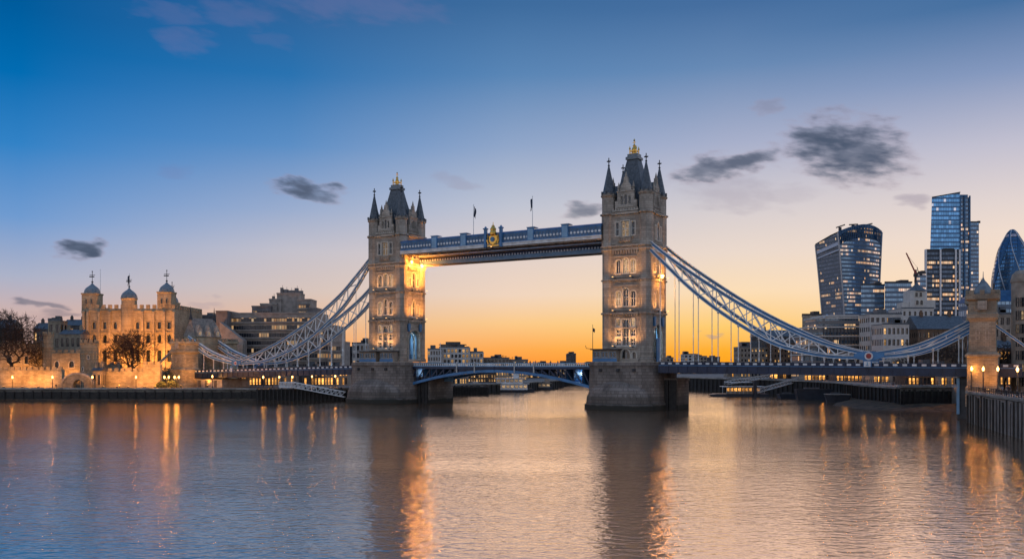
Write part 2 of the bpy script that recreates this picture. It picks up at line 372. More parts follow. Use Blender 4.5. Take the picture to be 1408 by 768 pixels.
def window_mesh(w, h, kind='rect', lit='glass', nv=1, nh=1, sur=.22, frame='white', surround='pale_stone', depth=.5, f=.12):
    key = (w, h, kind, lit, nv, nh, sur, frame, surround, depth)
    if key in WIN: return WIN[key]
    b = MB(); o = opening(0, 0, w, h, kind); i_ = opening(0, f, w-2*f, h-2*f, kind); n = len(o)
    def ring(A, B, y0, y1, k):
        pts = [(x, y0, z) for x, z in A]+[(x, y0, z) for x, z in B]+[(x, y1, z) for x, z in A]+[(x, y1, z) for x, z in B]
        fs = []
        for q in range(n):
            r = (q+1) % n; fs += [(q, r, n+r, n+q), (n+q, n+r, 3*n+r, 3*n+q), (r, q, 2*n+q, 2*n+r)]
        b.add(pts, fs, k)
    if sur: ring(opening(0, -sur, w+2*sur, h+2*sur, kind), opening(0, .02, w-.04, h-.04, kind), -.14, .02, 0)
    ring(opening(0, .01, w-.02, h-.02, kind), i_, depth-.2, depth-.05, 1)
    b.add([(x, depth-.06, z) for x, z in i_], [tuple(range(n))], 2)
    for q in range(1, nv+1): x = -w/2+w*q/(nv+1); b.box(x-.06, depth-.18, f, x+.06, depth-.07, h-f-(0 if kind == 'rect' else w*.25), 1)
    for q in range(1, nh+1): z = h*q/(nh+1); b.box(-w/2+f, depth-.17, z-.06, w/2-f, depth-.08, z+.06, 1)
    WIN[key] = b.mesh('window', [surround, frame, lit]); return WIN[key]
def curve(pts, n=24):
    """Catmull-Rom through (x, z) points"""
    P_ = [pts[0]]+list(pts)+[pts[-1]]; out = []; seg = len(pts)-1; per = max(2, n//seg)
    for s in range(seg):
        p0, p1, p2, p3 = P_[s:s+4]
        for q in range(per):
            t = q/per
            out.append(tuple(.5*((2*p1[i])+(-p0[i]+p2[i])*t+(2*p0[i]-5*p1[i]+4*p2[i]-p3[i])*t*t+(-p0[i]+3*p1[i]-3*p2[i]+p3[i])*t**3) for i in (0, 1)))
    out.append(tuple(pts[-1])); return out
def interp(cv, x):
    for a, b in zip(cv, cv[1:]):
        if min(a[0], b[0]) <= x <= max(a[0], b[0]) and a[0] != b[0]: return a[1]+(b[1]-a[1])*(x-a[0])/(b[0]-a[0])
    return cv[0][1] if abs(x-cv[0][0]) < abs(x-cv[-1][0]) else cv[-1][1]
def X(px, Y): return (px-704)/FPX*Y
def Z(py, Y): return EYE+(499-py)/FPX*Y
ORD = ['first','second','third','fourth','fifth','sixth','seventh','eighth','ninth','tenth','eleventh','twelfth','thirteenth','fourteenth','fifteenth','sixteenth']

# ------------------------------------------------------------------ river and banks
b = MB(); b.add([(-6000,-1500,0),(6000,-1500,0),(6000,9000,0),(-6000,9000,0)], [(0,1,2,3)])
m, t, bs = base_mat('river_water')
geo = nd(t, 'ShaderNodeNewGeometry').outputs['Position']
cd_ = nd(t, 'ShaderNodeCameraData')
gust = maprange(t, noise(t, geo, .011, 4, .55, (.45, 1.8, 1)), .35, .65)
w1 = noise(t, geo, .40, 2, .5, (.7, 1.2, 1)); wm = noise(t, geo, 1.05, 2, .5, (.75, 1.3, 1)); w2 = noise(t, geo, 2.6, 3, .55, (.7, 1.4, 1)); w3 = noise(t, geo, .055, 2, .5, (.45, 1.5, 1))
hh = mth(t, 'ADD', mth(t, 'MULTIPLY', wm, .50), mth(t, 'ADD', mth(t, 'MULTIPLY', w1, .32), mth(t, 'MULTIPLY', w2, .17)))
hh = mth(t, 'ADD', mth(t, 'MULTIPLY', hh, mth(t, 'MULTIPLY_ADD', gust, .55, .6)), mth(t, 'MULTIPLY', w3, .6))
bp = nd(t, 'ShaderNodeBump'); bp.inputs['Strength'].default_value = .52; bp.inputs['Distance'].default_value = .3
t.links.new(hh, bp.inputs['Height'])
t.nodes.remove(bs)                                    # silty tidal water: brown body under a tinted mirror
df = nd(t, 'ShaderNodeBsdfDiffuse'); df.inputs['Color'].default_value = (.17, .11, .07, 1)
gl = nd(t, 'ShaderNodeBsdfGlossy'); gl.inputs['Color'].default_value = (1, .91, .82, 1); t.links.new(bp.outputs[0], gl.inputs['Normal'])
t.links.new(mth(t, 'MULTIPLY_ADD', gust, .035, .045), gl.inputs['Roughness'])
fr = nd(t, 'ShaderNodeFresnel'); fr.inputs['IOR'].default_value = 3.4; t.links.new(bp.outputs[0], fr.inputs['Normal'])
mx = nd(t, 'ShaderNodeMixShader'); t.links.new(mth(t, 'MULTIPLY_ADD', fr.outputs[0], .52, .46), mx.inputs[0]); t.links.new(df.outputs[0], mx.inputs[1]); t.links.new(gl.outputs[0], mx.inputs[2])
t.links.new(mx.outputs[0], t.nodes['Material Output'].inputs['Surface'])
M['water'] = m
setting(b.build('river', 'water'))
LEFT_EDGE = [(-700,318),(-300,307),(-107,302),(-80,300),(-62,304),(-46,322),(-28,348),(-12,374),(6,402),(22,450),(34,522)]
RIGHT_EDGE = [(74,522),(77,470),(80,420),(100,372),(112,332),(113,302),(107,272),(105.5,241),(119,240.5),(121,190),(96.5,188),(70,100),(44,14),(30,-60)]
b = MB(); b.prism([(-5000,320)]+LEFT_EDGE+[(74,523),(74,6000),(-5000,6000)], -4, 3.6); setting(b.build('left_bank_ground', 'paving'))
b = MB(); b.prism([(74.2,523)]+RIGHT_EDGE[1:]+[(30,-900),(5000,-900),(5000,6000),(74.2,6000)], -4, 6.0); setting(b.build('right_bank_ground', 'paving'))
# muddy foreshore at low tide
def beach(name, edge, width, z0):
    b = MB(); n = len(edge); rows = 6; pts = []
    for i, (x, y) in enumerate(edge):
        a = edge[max(i-1, 0)]; c = edge[min(i+1, n-1)]; d = Vector((c[0]-a[0], c[1]-a[1])).normalized(); nx, ny = d.y, -d.x
        wdt = width[i]
        for r in range(rows+1):
            q = r/rows; jj = random.uniform(-.25, .25)*q*3
            pts.append((x+nx*(wdt*q+jj)-nx*.5*(r == 0), y+ny*(wdt*q+jj), z0*(1-q)**1.3-.12*(r == rows)+random.uniform(-.05, .05)))
    fs = [(i*(rows+1)+r, i*(rows+1)+r+1, (i+1)*(rows+1)+r+1, (i+1)*(rows+1)+r) for i in range(n-1) for r in range(rows)]
    b.add(pts, [f[::-1] for f in fs]); return setting(b.build(name, 'mud', smooth=True))
def resample(e, step):
    out = []
    for a, c in zip(e, e[1:]):
        L = math.hypot(c[0]-a[0], c[1]-a[1]); k = max(1, int(L/step))
        out += [(a[0]+(c[0]-a[0])*i/k, a[1]+(c[1]-a[1])*i/k) for i in range(k)]
    return out+[e[-1]]
e1 = resample([(-320,308),(-107,302),(-80,300),(-60,305)], 6); beach('left_foreshore', e1, [2.2+1.4*math.sin(i*.5)+max(0, i-30)*.25 for i in range(len(e1))], .7)
e2 = resample([(119,236),(112,240),(104.5,243),(105.3,260),(107.5,278),(113,304)][::-1], 4)
beach('right_foreshore', e2, [2.5+min(i*.75, 8.5)+1.2*math.sin(i*.9) for i in range(len(e2))], 1.7)
# ------------------------------------------------------------------ the bridge: local x along the roadway, local y away from the camera
TH = math.atan2(-43, 71.9); BM = (-1.75, 269.5)
def BP(x, y, z=0): return (BM[0]+x*math.cos(TH)-y*math.sin(TH), BM[1]+x*math.sin(TH)+y*math.cos(TH), z)
TX = 41.9; PT = 12.9                     # tower centres and pier top
HX, HY = 6.8, 6.0                        # tower walls; turret centres:
CX, CY, TR = 5.55, 4.88, 1.8
def pier(x, label, hw, fl, bl, off=0):
    t = thing('bridge_pier', label, 'bridge pier', BP(x+off, 0, 0), TH, 'piers of the bridge')
    b = MB(); c = 3.2
    def plan(g, q=c): return [*[(-hw+6.5-(6.5+g)*math.cos(PI/2*i/6), -fl+6.5-(6.5+g)*math.sin(PI/2*i/6)) for i in range(7)], *[(hw-6.5+(6.5+g)*math.sin(PI/2*i/6), -fl+6.5-(6.5+g)*math.cos(PI/2*i/6)) for i in range(7)],(hw+g,bl-q),(hw-q,bl+g),(-hw+q,bl+g),(-hw-g,bl-q)]
    b.loft([[(px, py, z) for px, py in plan(g)] for z, g in ((-3,.9),(1.6,.7),(1.9,.35),(11.6,0),(11.7,.25),(12.3,.25),(12.35,.1),(12.75,.1))])
    b.build('pier_body', 'pier_stone', t)
    # half-domed cutwater at the foot
    b = MB(); rings = []
    for z, q in ((-3,1.0),(1.2,1.0),(1.5,.95),(3.4,.93),(5,.84),(6.4,.66),(7.4,.4),(8,.1)):
        rings.append([((hw-.4)*q*math.cos(a), -fl+1.4-4.6*q*math.sin(a), z) for a in [PI*i/16 for i in range(17)]][::-1])
    b.loft(rings, cap0=False, closed=False); b.build('cutwater', 'pier_stone', t, smooth=False)
    b = MB(); arc = [(px*(hw-.5)/hw, -fl+6.5+(py+fl-6.5)*.94) for px, py in plan(0)[:14]]; arc = [(-hw+.5, bl-4)]+arc+[(hw-.5, -7.4)]
    for p, q in zip(arc, arc[1:]): b.beam((*p, 12.84), (*q, 12.84), .5, .2)
    b.build('parapet', 'trim_stone', t)
    for px in (-hw*.45, hw*.05, hw*.5):
        b = MB(); b.cbox(px, -fl-.05, 10.3, .7, .9, .7); b.build('drain_hole', 'iron', t)
    return t
pier(-TX, 'broad stone pier in the river under the left bridge tower', 11.6, 13, 13)
pier(TX, 'broad stone pier in the river under the right bridge tower', 10.4, 10.2, 11, -.9)
def fender(x, y0, y1, w, label):
    t = thing('pier_abutment', label, 'bridge pier', BP(x, 0, 0), TH)
    b = MB(); b.box(-w, y0, -3, w, y1, 7.6); b.box(-w-.2, y0-.2, 7.6, w+.2, y1+.2, 8.4); b.build('wall', 'pier_stone', t)
    for q in (-.55, .1, .6):
        b = MB(); b.box(w*q-.5, y0-.55, -3, w*q+.5, y0-.003, 8.0); b.build('fender', 'timber', t)
fender(-TX+14.4, -5, 8, 2.3, 'low stone block beside the left pier under the raised roadway leaf')
fender(TX+11.5, -2, 7, 1.9, 'low stone block beside the right pier under the side roadway')

RIVER = [  # openings of a river face: x, z, w, h, kind, lit, mullions
 (0,.1,2.6,3.3,'round','glass',1,0),(2.5,.1,1.2,2.6,'round','glass',0,0),
 (0,4.4,1.9,7.2,'rect','glass',1,2),(-2.15,4.4,1.5,2.0,'rect','glass',1,1),(2.15,4.4,1.5,2.0,'rect','glass',1,1),
 (-2.15,7.0,1.5,1.9,'rect','glass',1,1),(2.15,7.0,1.5,1.9,'rect','glass',1,1),(-2.15,9.7,1.2,2.2,'round','soft_lit',0,0),(2.15,9.7,1.2,2.2,'round','soft_lit',0,0),
 (0,15.2,1.6,5.0,'round','glass',1,1),(-2.2,15.2,1.5,4.2,'round','soft_lit',1,1),(2.2,15.2,1.5,4.2,'round','glass',1,1),
 (0,24.2,1.6,4.2,'round','soft_lit',1,0),(-2.2,24.2,1.5,3.8,'round','glass',1,0),(2.2,24.2,1.5,3.8,'round','soft_lit',1,0)]
RIVER4 = [(0,34.3,2.3,4.2,'rect','soft_lit',1,1),(-2.35,34.6,1.0,3.6,'rect','glass',0,1),(2.35,34.6,1.0,3.6,'rect','glass',0,1)]
PORTAL = [(0,.05,5.9,10.2,'round',None,0,0),(0,14.6,1.9,5.6,'pointed','glass',1,1),(-2.1,15,.8,3.6,'round','glass',0,0),(2.1,15,.8,3.6,'round','glass',0,0),
 (0,24,1.9,5.0,'round','glass',1,1),(-2,24.6,1.0,2.4,'rect','glass',0,0),(2,24.6,1.0,2.4,'rect','glass',0,0)]
PORTAL4 = [(0,33.4,1.7,5.0,'pointed','glass',1,1),(-1.8,33.6,.8,3.6,'rect','glass',0,0),(1.8,33.6,.8,3.6,'rect','glass',0,0)]
def crosstop(b, x, y, z, s=1.0, k=None):
    b.cbox(x, y, z, .22*s, .22*s, 2.6*s, k); b.cbox(x, y, z+1.35*s, 1.3*s, .24*s, .32*s, k); b.cbox(x, y, z+1.36*s, .24*s, 1.3*s, .3*s, k)
    b.lathe([(.02,z-.1),(.42*s,z+.25*s),(.02,z+.6*s)], 6, x, y, k=k)
def add_windows(parent, specs, face):
    x0, y0, rz = face
    for (x, z, w, h, kind, lit, nv, nh) in specs:
        if lit is None: continue
        me = window_mesh(w, h, kind, lit, nv, nh, .24)
        v = Matrix.Rotation(rz, 4, 'Z') @ Vector((x, 0, z))
        link('window', me, parent, (v.x+x0, v.y+y0, v.z), rz)
def bridge_tower(x, label):
    t = thing('bridge_tower', label, 'bridge tower', BP(x, 0, PT), TH, 'gothic towers of the bridge')
    FACES = [(0,-HY,0,CX,RIVER,RIVER4),(HX,0,PI/2,CY,PORTAL,PORTAL4),(0,HY,PI,CX,RIVER,RIVER4),(-HX,0,-PI/2,CY,PORTAL,PORTAL4)]
    b = MB()
    for (fx, fy, rz, c, lo, hi) in FACES:
        b.at(fx, fy, 0, rz)
        b.panel([(-c,0),(c,0),(c,31),(-c,31)], [opening(*q[:5]) for q in lo], .9, 0, 1)
        b.X = b.X @ Matrix.Translation((0,-.25,0))
        b.panel([(-c,31),(c,31),(c,40.4),(-c,40.4)], [opening(*q[:5]) for q in hi], .9, 0, 1)
    b.at(); b.box(-HX+.9,-HY+.9,13.2,HX-.9,HY-.9,13.6); b.box(-HX+.9,-HY+.9,39.6,HX-.9,HY-.9,40.0)
    b.build('wall', ['tower_stone','trim_stone'], t)
    for (fx, fy, rz, c, lo, hi) in FACES:
        # string courses and cornices, corbel band, blind arcade, balcony
        b = MB().at(fx, fy, 0, rz); w = c-TR*.9
        for z, hgt, pr in ((0,.9,.35),(13.0,.5,.5),(14.05,.3,.25),(22.2,.45,.45),(23.2,.3,.25),(30.6,.5,.45),(31.5,.35,.75),(40.3,.6,.75),(41.2,.3,.5)):
            MB_ = MB().at(fx, fy, 0, rz); MB_.box(-w, -pr, z, w, .12, z+hgt); MB_.build('string_course', 'trim_stone', t)
        b.box(-w, -.42, 32.3, w, .05, 32.7)
        n = int(w*2/.75); b2 = MB().at(fx, fy, 0, rz); b3 = MB().at(fx, fy, 0, rz); b4 = MB().at(fx, fy, 0, rz)
        for q in range(n):
            b2.cbox(-w+(q+.5)*2*w/n, -.3, 29.55, .34, .5, 1.04)
            b4.cbox(-w+(q+.5)*2*w/n, -.25, 12.5, .3, .4, .48)
            if c == CX: b3.cbox(-w+(q+.5)*2*w/n, -.33, 41.5, .45, .3, .55)
        b2.build('corbel_table', 'trim_stone', t); b4.build('corbel_table', 'trim_stone', t)
        if c == CX: b3.build('battlements', 'trim_stone', t)
        b.build('cornice', 'trim_stone', t); b = MB().at(fx, fy, 0, rz)
        if c == CX:
            for wx_, z0_, z1_ in ((3.3,3.6,4.15),(3.3,9.05,9.45),(3.2,20.6,21.0),(3.2,28.6,29.0)):
                MB_ = MB().at(fx, fy, 0, rz); MB_.box(-wx_,-.32,z0_,wx_,-.004,z1_); MB_.build('window_ledge', 'trim_stone', t)
            b.box(-2.0,-.85,32.7,2.0,-.2,33.9); b.box(-2.2,-1.0,33.9,2.2,-.2,34.15)
            for q in range(5): b.cbox(-1.6+.8*q, -.94, 32.85, .4, .2, .9)
        else:
            o = opening(0,-.2,6.7,10.85,'round',14); i_ = opening(0,-.2,5.92,10.46,'round',14); n = len(o)
            b.add([(p, -.4, z) for p, z in o]+[(p, -.4, z) for p, z in i_]+[(p, .02, z) for p, z in o]+[(p, .02, z) for p, z in i_],
                  [f for q in range(n) for r in [(q+1) % n] for f in ((q,r,n+r,n+q),(n+q,n+r,3*n+r,3*n+q),(r,q,2*n+q,2*n+r))])
            b.build('arch_ring', 'trim_stone', t); b = MB().at(fx, fy, 0, rz); b.box(-1.6,-.9,23.5,1.6,-.2,24.0); b.box(-1.3,-.6,23.0,1.3,-.1,23.499)
        b.build('balcony', 'trim_stone', t)
        add_windows(t, lo, (fx, fy, rz)); v = Matrix.Rotation(rz, 4, 'Z') @ Vector((0,-.25,0)); add_windows(t, hi, (fx+v.x, fy+v.y, rz))
        # attic gable with its window
        g = MB().at(fx, fy, 0, rz); gw = c-TR*1.3; s = gw/3.5
        out = [(-gw,40.3),(gw,40.3),(gw,44.2),(gw*.78,44.2),(gw*.78,46.6),(gw*.55,46.6),(gw*.5,48.0),(gw*.22,49.2),(gw*.16,50.6),(-gw*.16,50.6),(-gw*.22,49.2),(-gw*.5,48.0),(-gw*.55,46.6),(-gw*.78,46.6),(-gw*.78,44.2),(-gw,44.2)]
        ho = [opening(0,43.0,.8*s+.2,2.8,'round'), opening(-1.25*s,43.0,.65*s+.1,2.4,'round'), opening(1.25*s,43.0,.65*s+.1,2.4,'round')]
        g.panel(out, ho, .4)
        bk = g.X; g.X = bk @ Matrix.Translation((0,.8,0)); g.panel([(-a, z) for a, z in out], [], .1); g.X = bk
        n = len(out); g.add([(a, 0, z) for a, z in out]+[(a, .8, z) for a, z in out], [(q, n+q, n+(q+1) % n, (q+1) % n) for q in range(n)])
        g.box(-gw*.85,-.18,46.55,gw*.85,.02,46.85); g.box(-gw*.85,-.15,42.3,gw*.85,.02,42.6)
        for sx in (-1, 1): g.lathe([(.32,46.5),(.32,47.6),(.45,47.7),(.02,49.4)], 6, sx*gw*.68, .35)
        g.lathe([(.22,50.5),(.36,50.9),(.02,52.2)], 6, 0, .35)
        # the roof ridge running back from the gable
        g.add([(-gw*.72,.75,44.2),(gw*.72,.75,44.2),(0,.75,49.6),(-gw*.72,4.0,44.2),(gw*.72,4.0,44.2),(0,3.4,49.6)], [(0,3,5,2),(1,2,5,4)], 1)
        ga = g.build('gable', ['tower_stone','slate'], t)
        for (ox, w_, h_) in ((0,.8*s+.2,2.8),(-1.25*s,.65*s+.1,2.4),(1.25*s,.65*s+.1,2.4)):
            v = Matrix.Rotation(rz, 4, 'Z') @ Vector((ox, 0, 43.0))
            link('window', window_mesh(round(w_,2), h_, 'round', 'glass', 0, 0, 0, 'pale_stone', depth=.4, f=.1), ga, (v.x+fx, v.y+fy, v.z), rz)
    # corner turrets
    for sx, sy in ((-1,-1),(1,-1),(1,1),(-1,1)):
        r = TR; b = MB()
        b.lathe([(r+.35,0),(r+.35,.9),(r,1.1),(r,13),(r+.4,13.05),(r+.4,13.5),(r,13.6),(r,22.2),(r+.38,22.25),(r+.38,22.65),(r,22.75),(r,29.5),(r+.12,30.2),(r+.45,30.7),(r+.45,31.1),(r+.2,31.2),(r+.6,31.5),(r+.6,31.9),(r+.2,32),
                 (r+.2,40.3),(r+.65,40.5),(r+.65,40.9),(r+.1,41.1),(r+.1,45.4),(r+.45,45.8),(r+.45,46.1),(r+.2,46.15),(r+.2,46.6)], 8)
        tu = b.build('turret', 'tower_stone', t, (sx*CX, sy*CY, 0))
        b = MB(); b.lathe([(r+.22,46.4),(r-.1,46.9),(.18,54.4),(.05,54.6)], 8)
        for q in range(8):
            a = PI/4*q; b.cbox((r+.18)*math.cos(a), (r+.18)*math.sin(a), 46.2, .4, .4, .9)
        sp_ = b.build('spire', 'slate', tu)
        b = MB(); crosstop(b, 0, 0, 54.3, .9); b.build('finial', 'iron', tu)
        for q in range(8):          # slit lights near the top of the turret
            if q % 2 == 0:
                pass
    # steep roof and gilded crown
    b = MB(); L = lambda hx_, hy_, z: [(-hx_,-hy_,z),(hx_,-hy_,z),(hx_,hy_,z),(-hx_,hy_,z)]
    b.loft([L(4.9,4.3,40.2),(L(4.8,4.2,42.2)),L(3.5,3.1,48),L(2.3,2.0,53),L(1.55,1.4,56.4)], 0)
    b.loft([L(1.9,1.75,56.3),L(1.9,1.75,57.0),L(1.5,1.4,57.2),L(1.5,1.4,57.9)], 1)
    rf = b.build('roof', ['slate','lead'], t)
    b = MB()
    for sx, sy in ((-1,-1),(1,-1),(1,1),(-1,1)): b.lathe([(.16,57.8),(.16,59.2),(.3,59.3),(.02,60.2)], 6, sx*.95, sy*.9)
    for sy in (-1, 1): b.box(-1.0,sy*.9-.06,58.7,1.0,sy*.9+.06,58.95); b.box(-1.0,sy*.9-.06,57.95,1.0,sy*.9+.06,58.1)
    for sx in (-1, 1): b.box(sx*.95-.06,-.95,58.7,sx*.95+.06,.95,58.95)
    b.lathe([(.6,57.85),(.5,58.6),(.65,59.2),(.35,60),(.45,60.3),(.12,60.8),(.1,61.6),(.3,61.8),(.05,62.3)], 8); b.cbox(0,0,61.2,.9,.14,.16)
    b.build('crown_finial', 'gold', rf)
    # blue steel gates in the road arch, shields beside it
    for s, rz in ((1, PI/2), (-1, -PI/2)):
        b = MB().at(s*HX, 0, 0, rz)
        for g_, y in ((0,.95),(.5,2.2),(1.0,3.6)):
            o = opening(0,.0,5.85-g_*1.2,10.1-g_*.8,'round',14); i_ = opening(0,0,5.3-g_*1.2,9.8-g_*.8,'round',14); n = len(o)
            b.add([(p, y, z) for p, z in o]+[(p, y, z) for p, z in i_]+[(p, y+.5, z) for p, z in o]+[(p, y+.5, z) for p, z in i_],
                  [f for q in range(1, n) for r in [(q+1) % n] for f in ((q,r,n+r,n+q),(n+q,n+r,3*n+r,3*n+q),(r,q,2*n+q,2*n+r))], 0)
        for px in (-1.5,-.5,.5,1.5): b.cbox(px, 2.3, 0, .28, .28, 8.9-abs(px)*.7, 1)
        b.box(-2.1,2.2,2.1,2.1,2.4,2.3,1); b.box(-2.1,2.2,0,2.1,2.3,1.0,2)
        b.build('gate', ['sky_blue','mid_blue','blue'], t)
        for px in (-3.0, 3.0):
            b = MB().at(s*HX, 0, 0, rz); b.loft([[(px+q*.62, -.5, 9.6+z) for q, z in ((0,0),(.8,.6),(1,1.4),(1,2.6),(0,2.9),(-1,2.6),(-1,1.4),(-.8,.6))], [(px+q*.5, -.75, 9.75+z) for q, z in ((0,0),(.8,.6),(1,1.4),(1,2.4),(0,2.6),(-1,2.4),(-1,1.4),(-.8,.6))]])
            b.box(px-.3,-.52,9.8,px+.3,.05,12.2); b.build('shield', 'mid_blue', t)
    return t
TL = bridge_tower(-TX, 'left stone bridge tower with spired turrets, its flank under the walkway floodlit orange')
TRW = bridge_tower(TX, 'tallest stone bridge tower on the right with spired turrets and gilded crown')

for tx, nm in ((-TX, 'left'), (TX, 'right')):
    t = thing('passage_lamp', f'cool lamp in the road passage of the {nm} tower', 'lamp', BP(tx, 0, PT+9.2), TH, 'lamps in the tower passages')
    b = MB(); b.tube([(0,0,0),(0,0,4.1)], .06, 5); b.lathe([(.1,.3),(.5,0),(.45,-.12)], 10); b.build('lamp_housing', 'iron', t)
    b = MB(); b.lathe([(.4,-.13),(.3,-.3),(.05,-.36)], 10); b.build('lamp_glass', 'cool_lamp', t); lamp('POINT', t, (0,0,-.9), 3600, (.5,.75,1), .4)
# lamps on the towers
def flood(name, label, x, y, z, rz, power, col=(1,.58,.24), group='floodlights on the bridge towers', tilt=25, spot=130, size=.4, o=1.9):
    """small flood lamp on a bracket; local -y is away from the wall, beam thrown up the wall"""
    t = thing(name, label, 'floodlight', BP(x, y, z), TH+rz, group)
    b = MB(); b.box(-.06,-1.1,-.05,.06,.05,.05); b.lathe([(.1,-.1),(.28,.0),(.3,.3)], 8, 0, -1.1); b.build('lamp_housing', 'iron', t)
    b = MB(); b.lathe([(.26,.32),(.2,.42),(.02,.44)], 8, 0, -o); b.build('lamp_glass', 'bulb', t)
    lamp('SPOT', t, (0,-o,.75), power, col, size, (PI+math.radians(-tilt), 0, 0), spot, .8)
    return t
k = 0
for tx, nm in ((-TX, 'left'), (TX, 'right')):
    for z, st in ((PT+3.95,'above the foot'), (PT+13.6,'on the first ledge'), (PT+22.75,'on the second ledge')):
        for sx, sd in ((-2.6,'outer'), (2.6,'inner')):
            sd = ('outer' if (sx < 0) == (tx < 0) else 'inner')
            flood('flood_lamp', f'floodlight {st} of the {nm} tower river face, {sd} of two', tx+sx, -HY-.3, z, 0, (950 if z > PT+5 else 1500), (1,.44,.125), o=2.6)
for y, sd in ((-2.6,'nearer'), (2.6,'farther')):
    for z, st, pw in ((PT+13.6,'first',3400), (PT+22.75,'second',4200)):
        flood('flood_lamp', f'floodlight on the {st} ledge of the left tower flank, {sd} of two', -TX+HX+.3, y, z, PI/2, pw, (1,.37,.06), o=3.0)
        flood('flood_lamp', f'floodlight on the {st} ledge of the right tower flank, {sd} of two', TX+HX+.3, y, z, PI/2, 1300, (1,.42,.10))
def wall_lamp(label, x, y, z, rz, power, r=.5):
    t = thing('wall_lantern', label, 'lantern', BP(x, y, z), TH+rz, 'lanterns under the high walkways')
    b = MB(); b.beam((0,.3,.7),(0,-1.0,.7),.12,.12); b.lathe([(.1,.35),(.34,.5),(.1,.75)], 8, 0, -1.0); b.build('bracket', 'iron', t)
    b = MB(); b.lathe([(.05,-.7),(r*.8,-.3),(r,.1),(r*.6,.4)], 8, 0, -1.0); g = b.build('lamp_glass', 'lamp', t)
    lamp('POINT', t, (0,-1.9,-.6), power, (1,.36,.055), .6)
wall_lamp('glowing lantern under the near end of the walkway on the left tower', -TX+HX+.2, -2.6, 46.2-1.2, PI/2, 3000, .4)
wall_lamp('bigger glowing lantern on the left tower flank under the far walkway', -TX+HX+.2, 2.9, 44.3, PI/2, 4200, .6)
wall_lamp('glowing lantern on the outer flank of the right tower', TX+HX+.2, .5, 36.5, PI/2, 1500, .6)

# high level walkways
def walkway(y, zb, zt, label, lower):
    t = thing('high_walkway', label, 'walkway', BP(0, y, 0), TH, 'high level walkways between the towers')
    L = TX-HX-.1; w = 1.9
    b = MB(); b.box(-L,-w,zb+.3,L,w,zb+.9); b.build('floor', 'tan_wall', t)
    b = MB(); b.box(-L,-w-.35,zb+.05,L,-w+.1,zb+.75); b.box(-L,w-.1,zb+.05,L,w+.35,zb+.75); b.box(-L,-w-.55,zb+.75,L,-w+.1,zb+1.0); b.box(-L,w-.1,zb+.75,L,w+.55,zb+1.0); b.build('cornice', 'white', t)
    for s in (-1, 1):
        b = MB(); yy = s*w; z0, z1 = zb+1.0, zt-1.0
        b.box(-L, yy-.16, z0, L, yy+.16, z0+.25); b.box(-L, yy-.16, z1-.1, L, yy+.16, z1+.25); b.box(-L,yy-.03,z0+.25,L,yy+.03,z1-.1,2)
        n = 64; stp = 2*L/n
        for q in range(n):
            x0 = -L+q*stp; xm = x0+stp/2
            b.beam((x0, yy-.1*1, z0+.2),(x0+stp, yy-.1, z1-.05),.12,.14,0); b.beam((x0, yy+.1, z1-.05),(x0+stp, yy+.1, z0+.2),.12,.14,0)
            zc = (z0+z1)/2; r = .36
            b.lathe([(.02,-.2),(r,-.2),(r,.2),(.02,.2)], 8, 0, 0, k=1)
            for v in b.v[-32:]:
                xx, yv, zz = v; v.x, v.y, v.z = xm+xx, yy+zz, zc+yv
        b.build('lattice_parapet', ['mid_blue','white','steel_blue'], t)
    b = MB(); b.loft([[(x,-w-.25,zt-.8),(x,-w-.2,zt-.45),(x,-.6,zt),(x,.6,zt),(x,w+.2,zt-.45),(x,w+.25,zt-.8)] for x in (-L, L)]); b.build('roof', 'blue', t)
    for x in (-L*.62,-L*.31,L*.36,L*.68):
        b = MB(); b.box(x-1.1,-w-.42,zb+.9,x+1.1,-w-.02,zt+.25); b.box(x-1.3,-w-.5,zt+.25,x+1.3,.1,zt+.45); b.box(x-.85,-w-.5,zb+1.2,x+.85,-w-.43,zt-.1,1); b.build('post', ['mid_blue','sky_blue'], t)
    b = MB(); n = 48
    for q in range(n+1):
        x = -L+2*L*q/n; b.box(x-.09,-w+.02,zb-.15,x+.09,w-.02,zb+.3,1)
    for s in (-1, 1): b.box(-L,s*(w-.2)-.2,zb-.35,L,s*(w-.2)+.2,zb+.29,0)
    b.build('floor_beams', ['tan_wall','tan_wall'], t)
    if lower:
        b = MB(); z0, z1 = zb-2.6, zb-.35
        for s in (-1, 1):
            b.box(-L,s*1.6-.3,z0,L,s*1.6+.3,z0+1.2,0); b.box(-L,s*1.6-.45,z0-.15,L,s*1.6+.45,z0,1)
            for q in range(70):
                x = -L+2*L*(q+.5)/70; b.box(x-.28,s*1.6-.36,z0+1.2,x+.28,s*1.6+.36,z0+1.75,2)
            b.box(-L,s*1.6-.2,z0+1.2,L,s*1.6+.2,z1,3)
        b.box(-L,-1.3,z0+.1,L,1.3,z0+.35,1)
        b.build('lower_girder', ['sky_blue','tan_wall','white','deck_blue'], t)
    return t
w1_ = walkway(-5.0, 47.0, 51.5, 'nearer high walkway with lattice parapet and gold crest between the towers', False)
w2_ = walkway(4.6, 47.0, 51.5, 'farther high walkway with deeper girder, mostly hidden behind the nearer one', True)
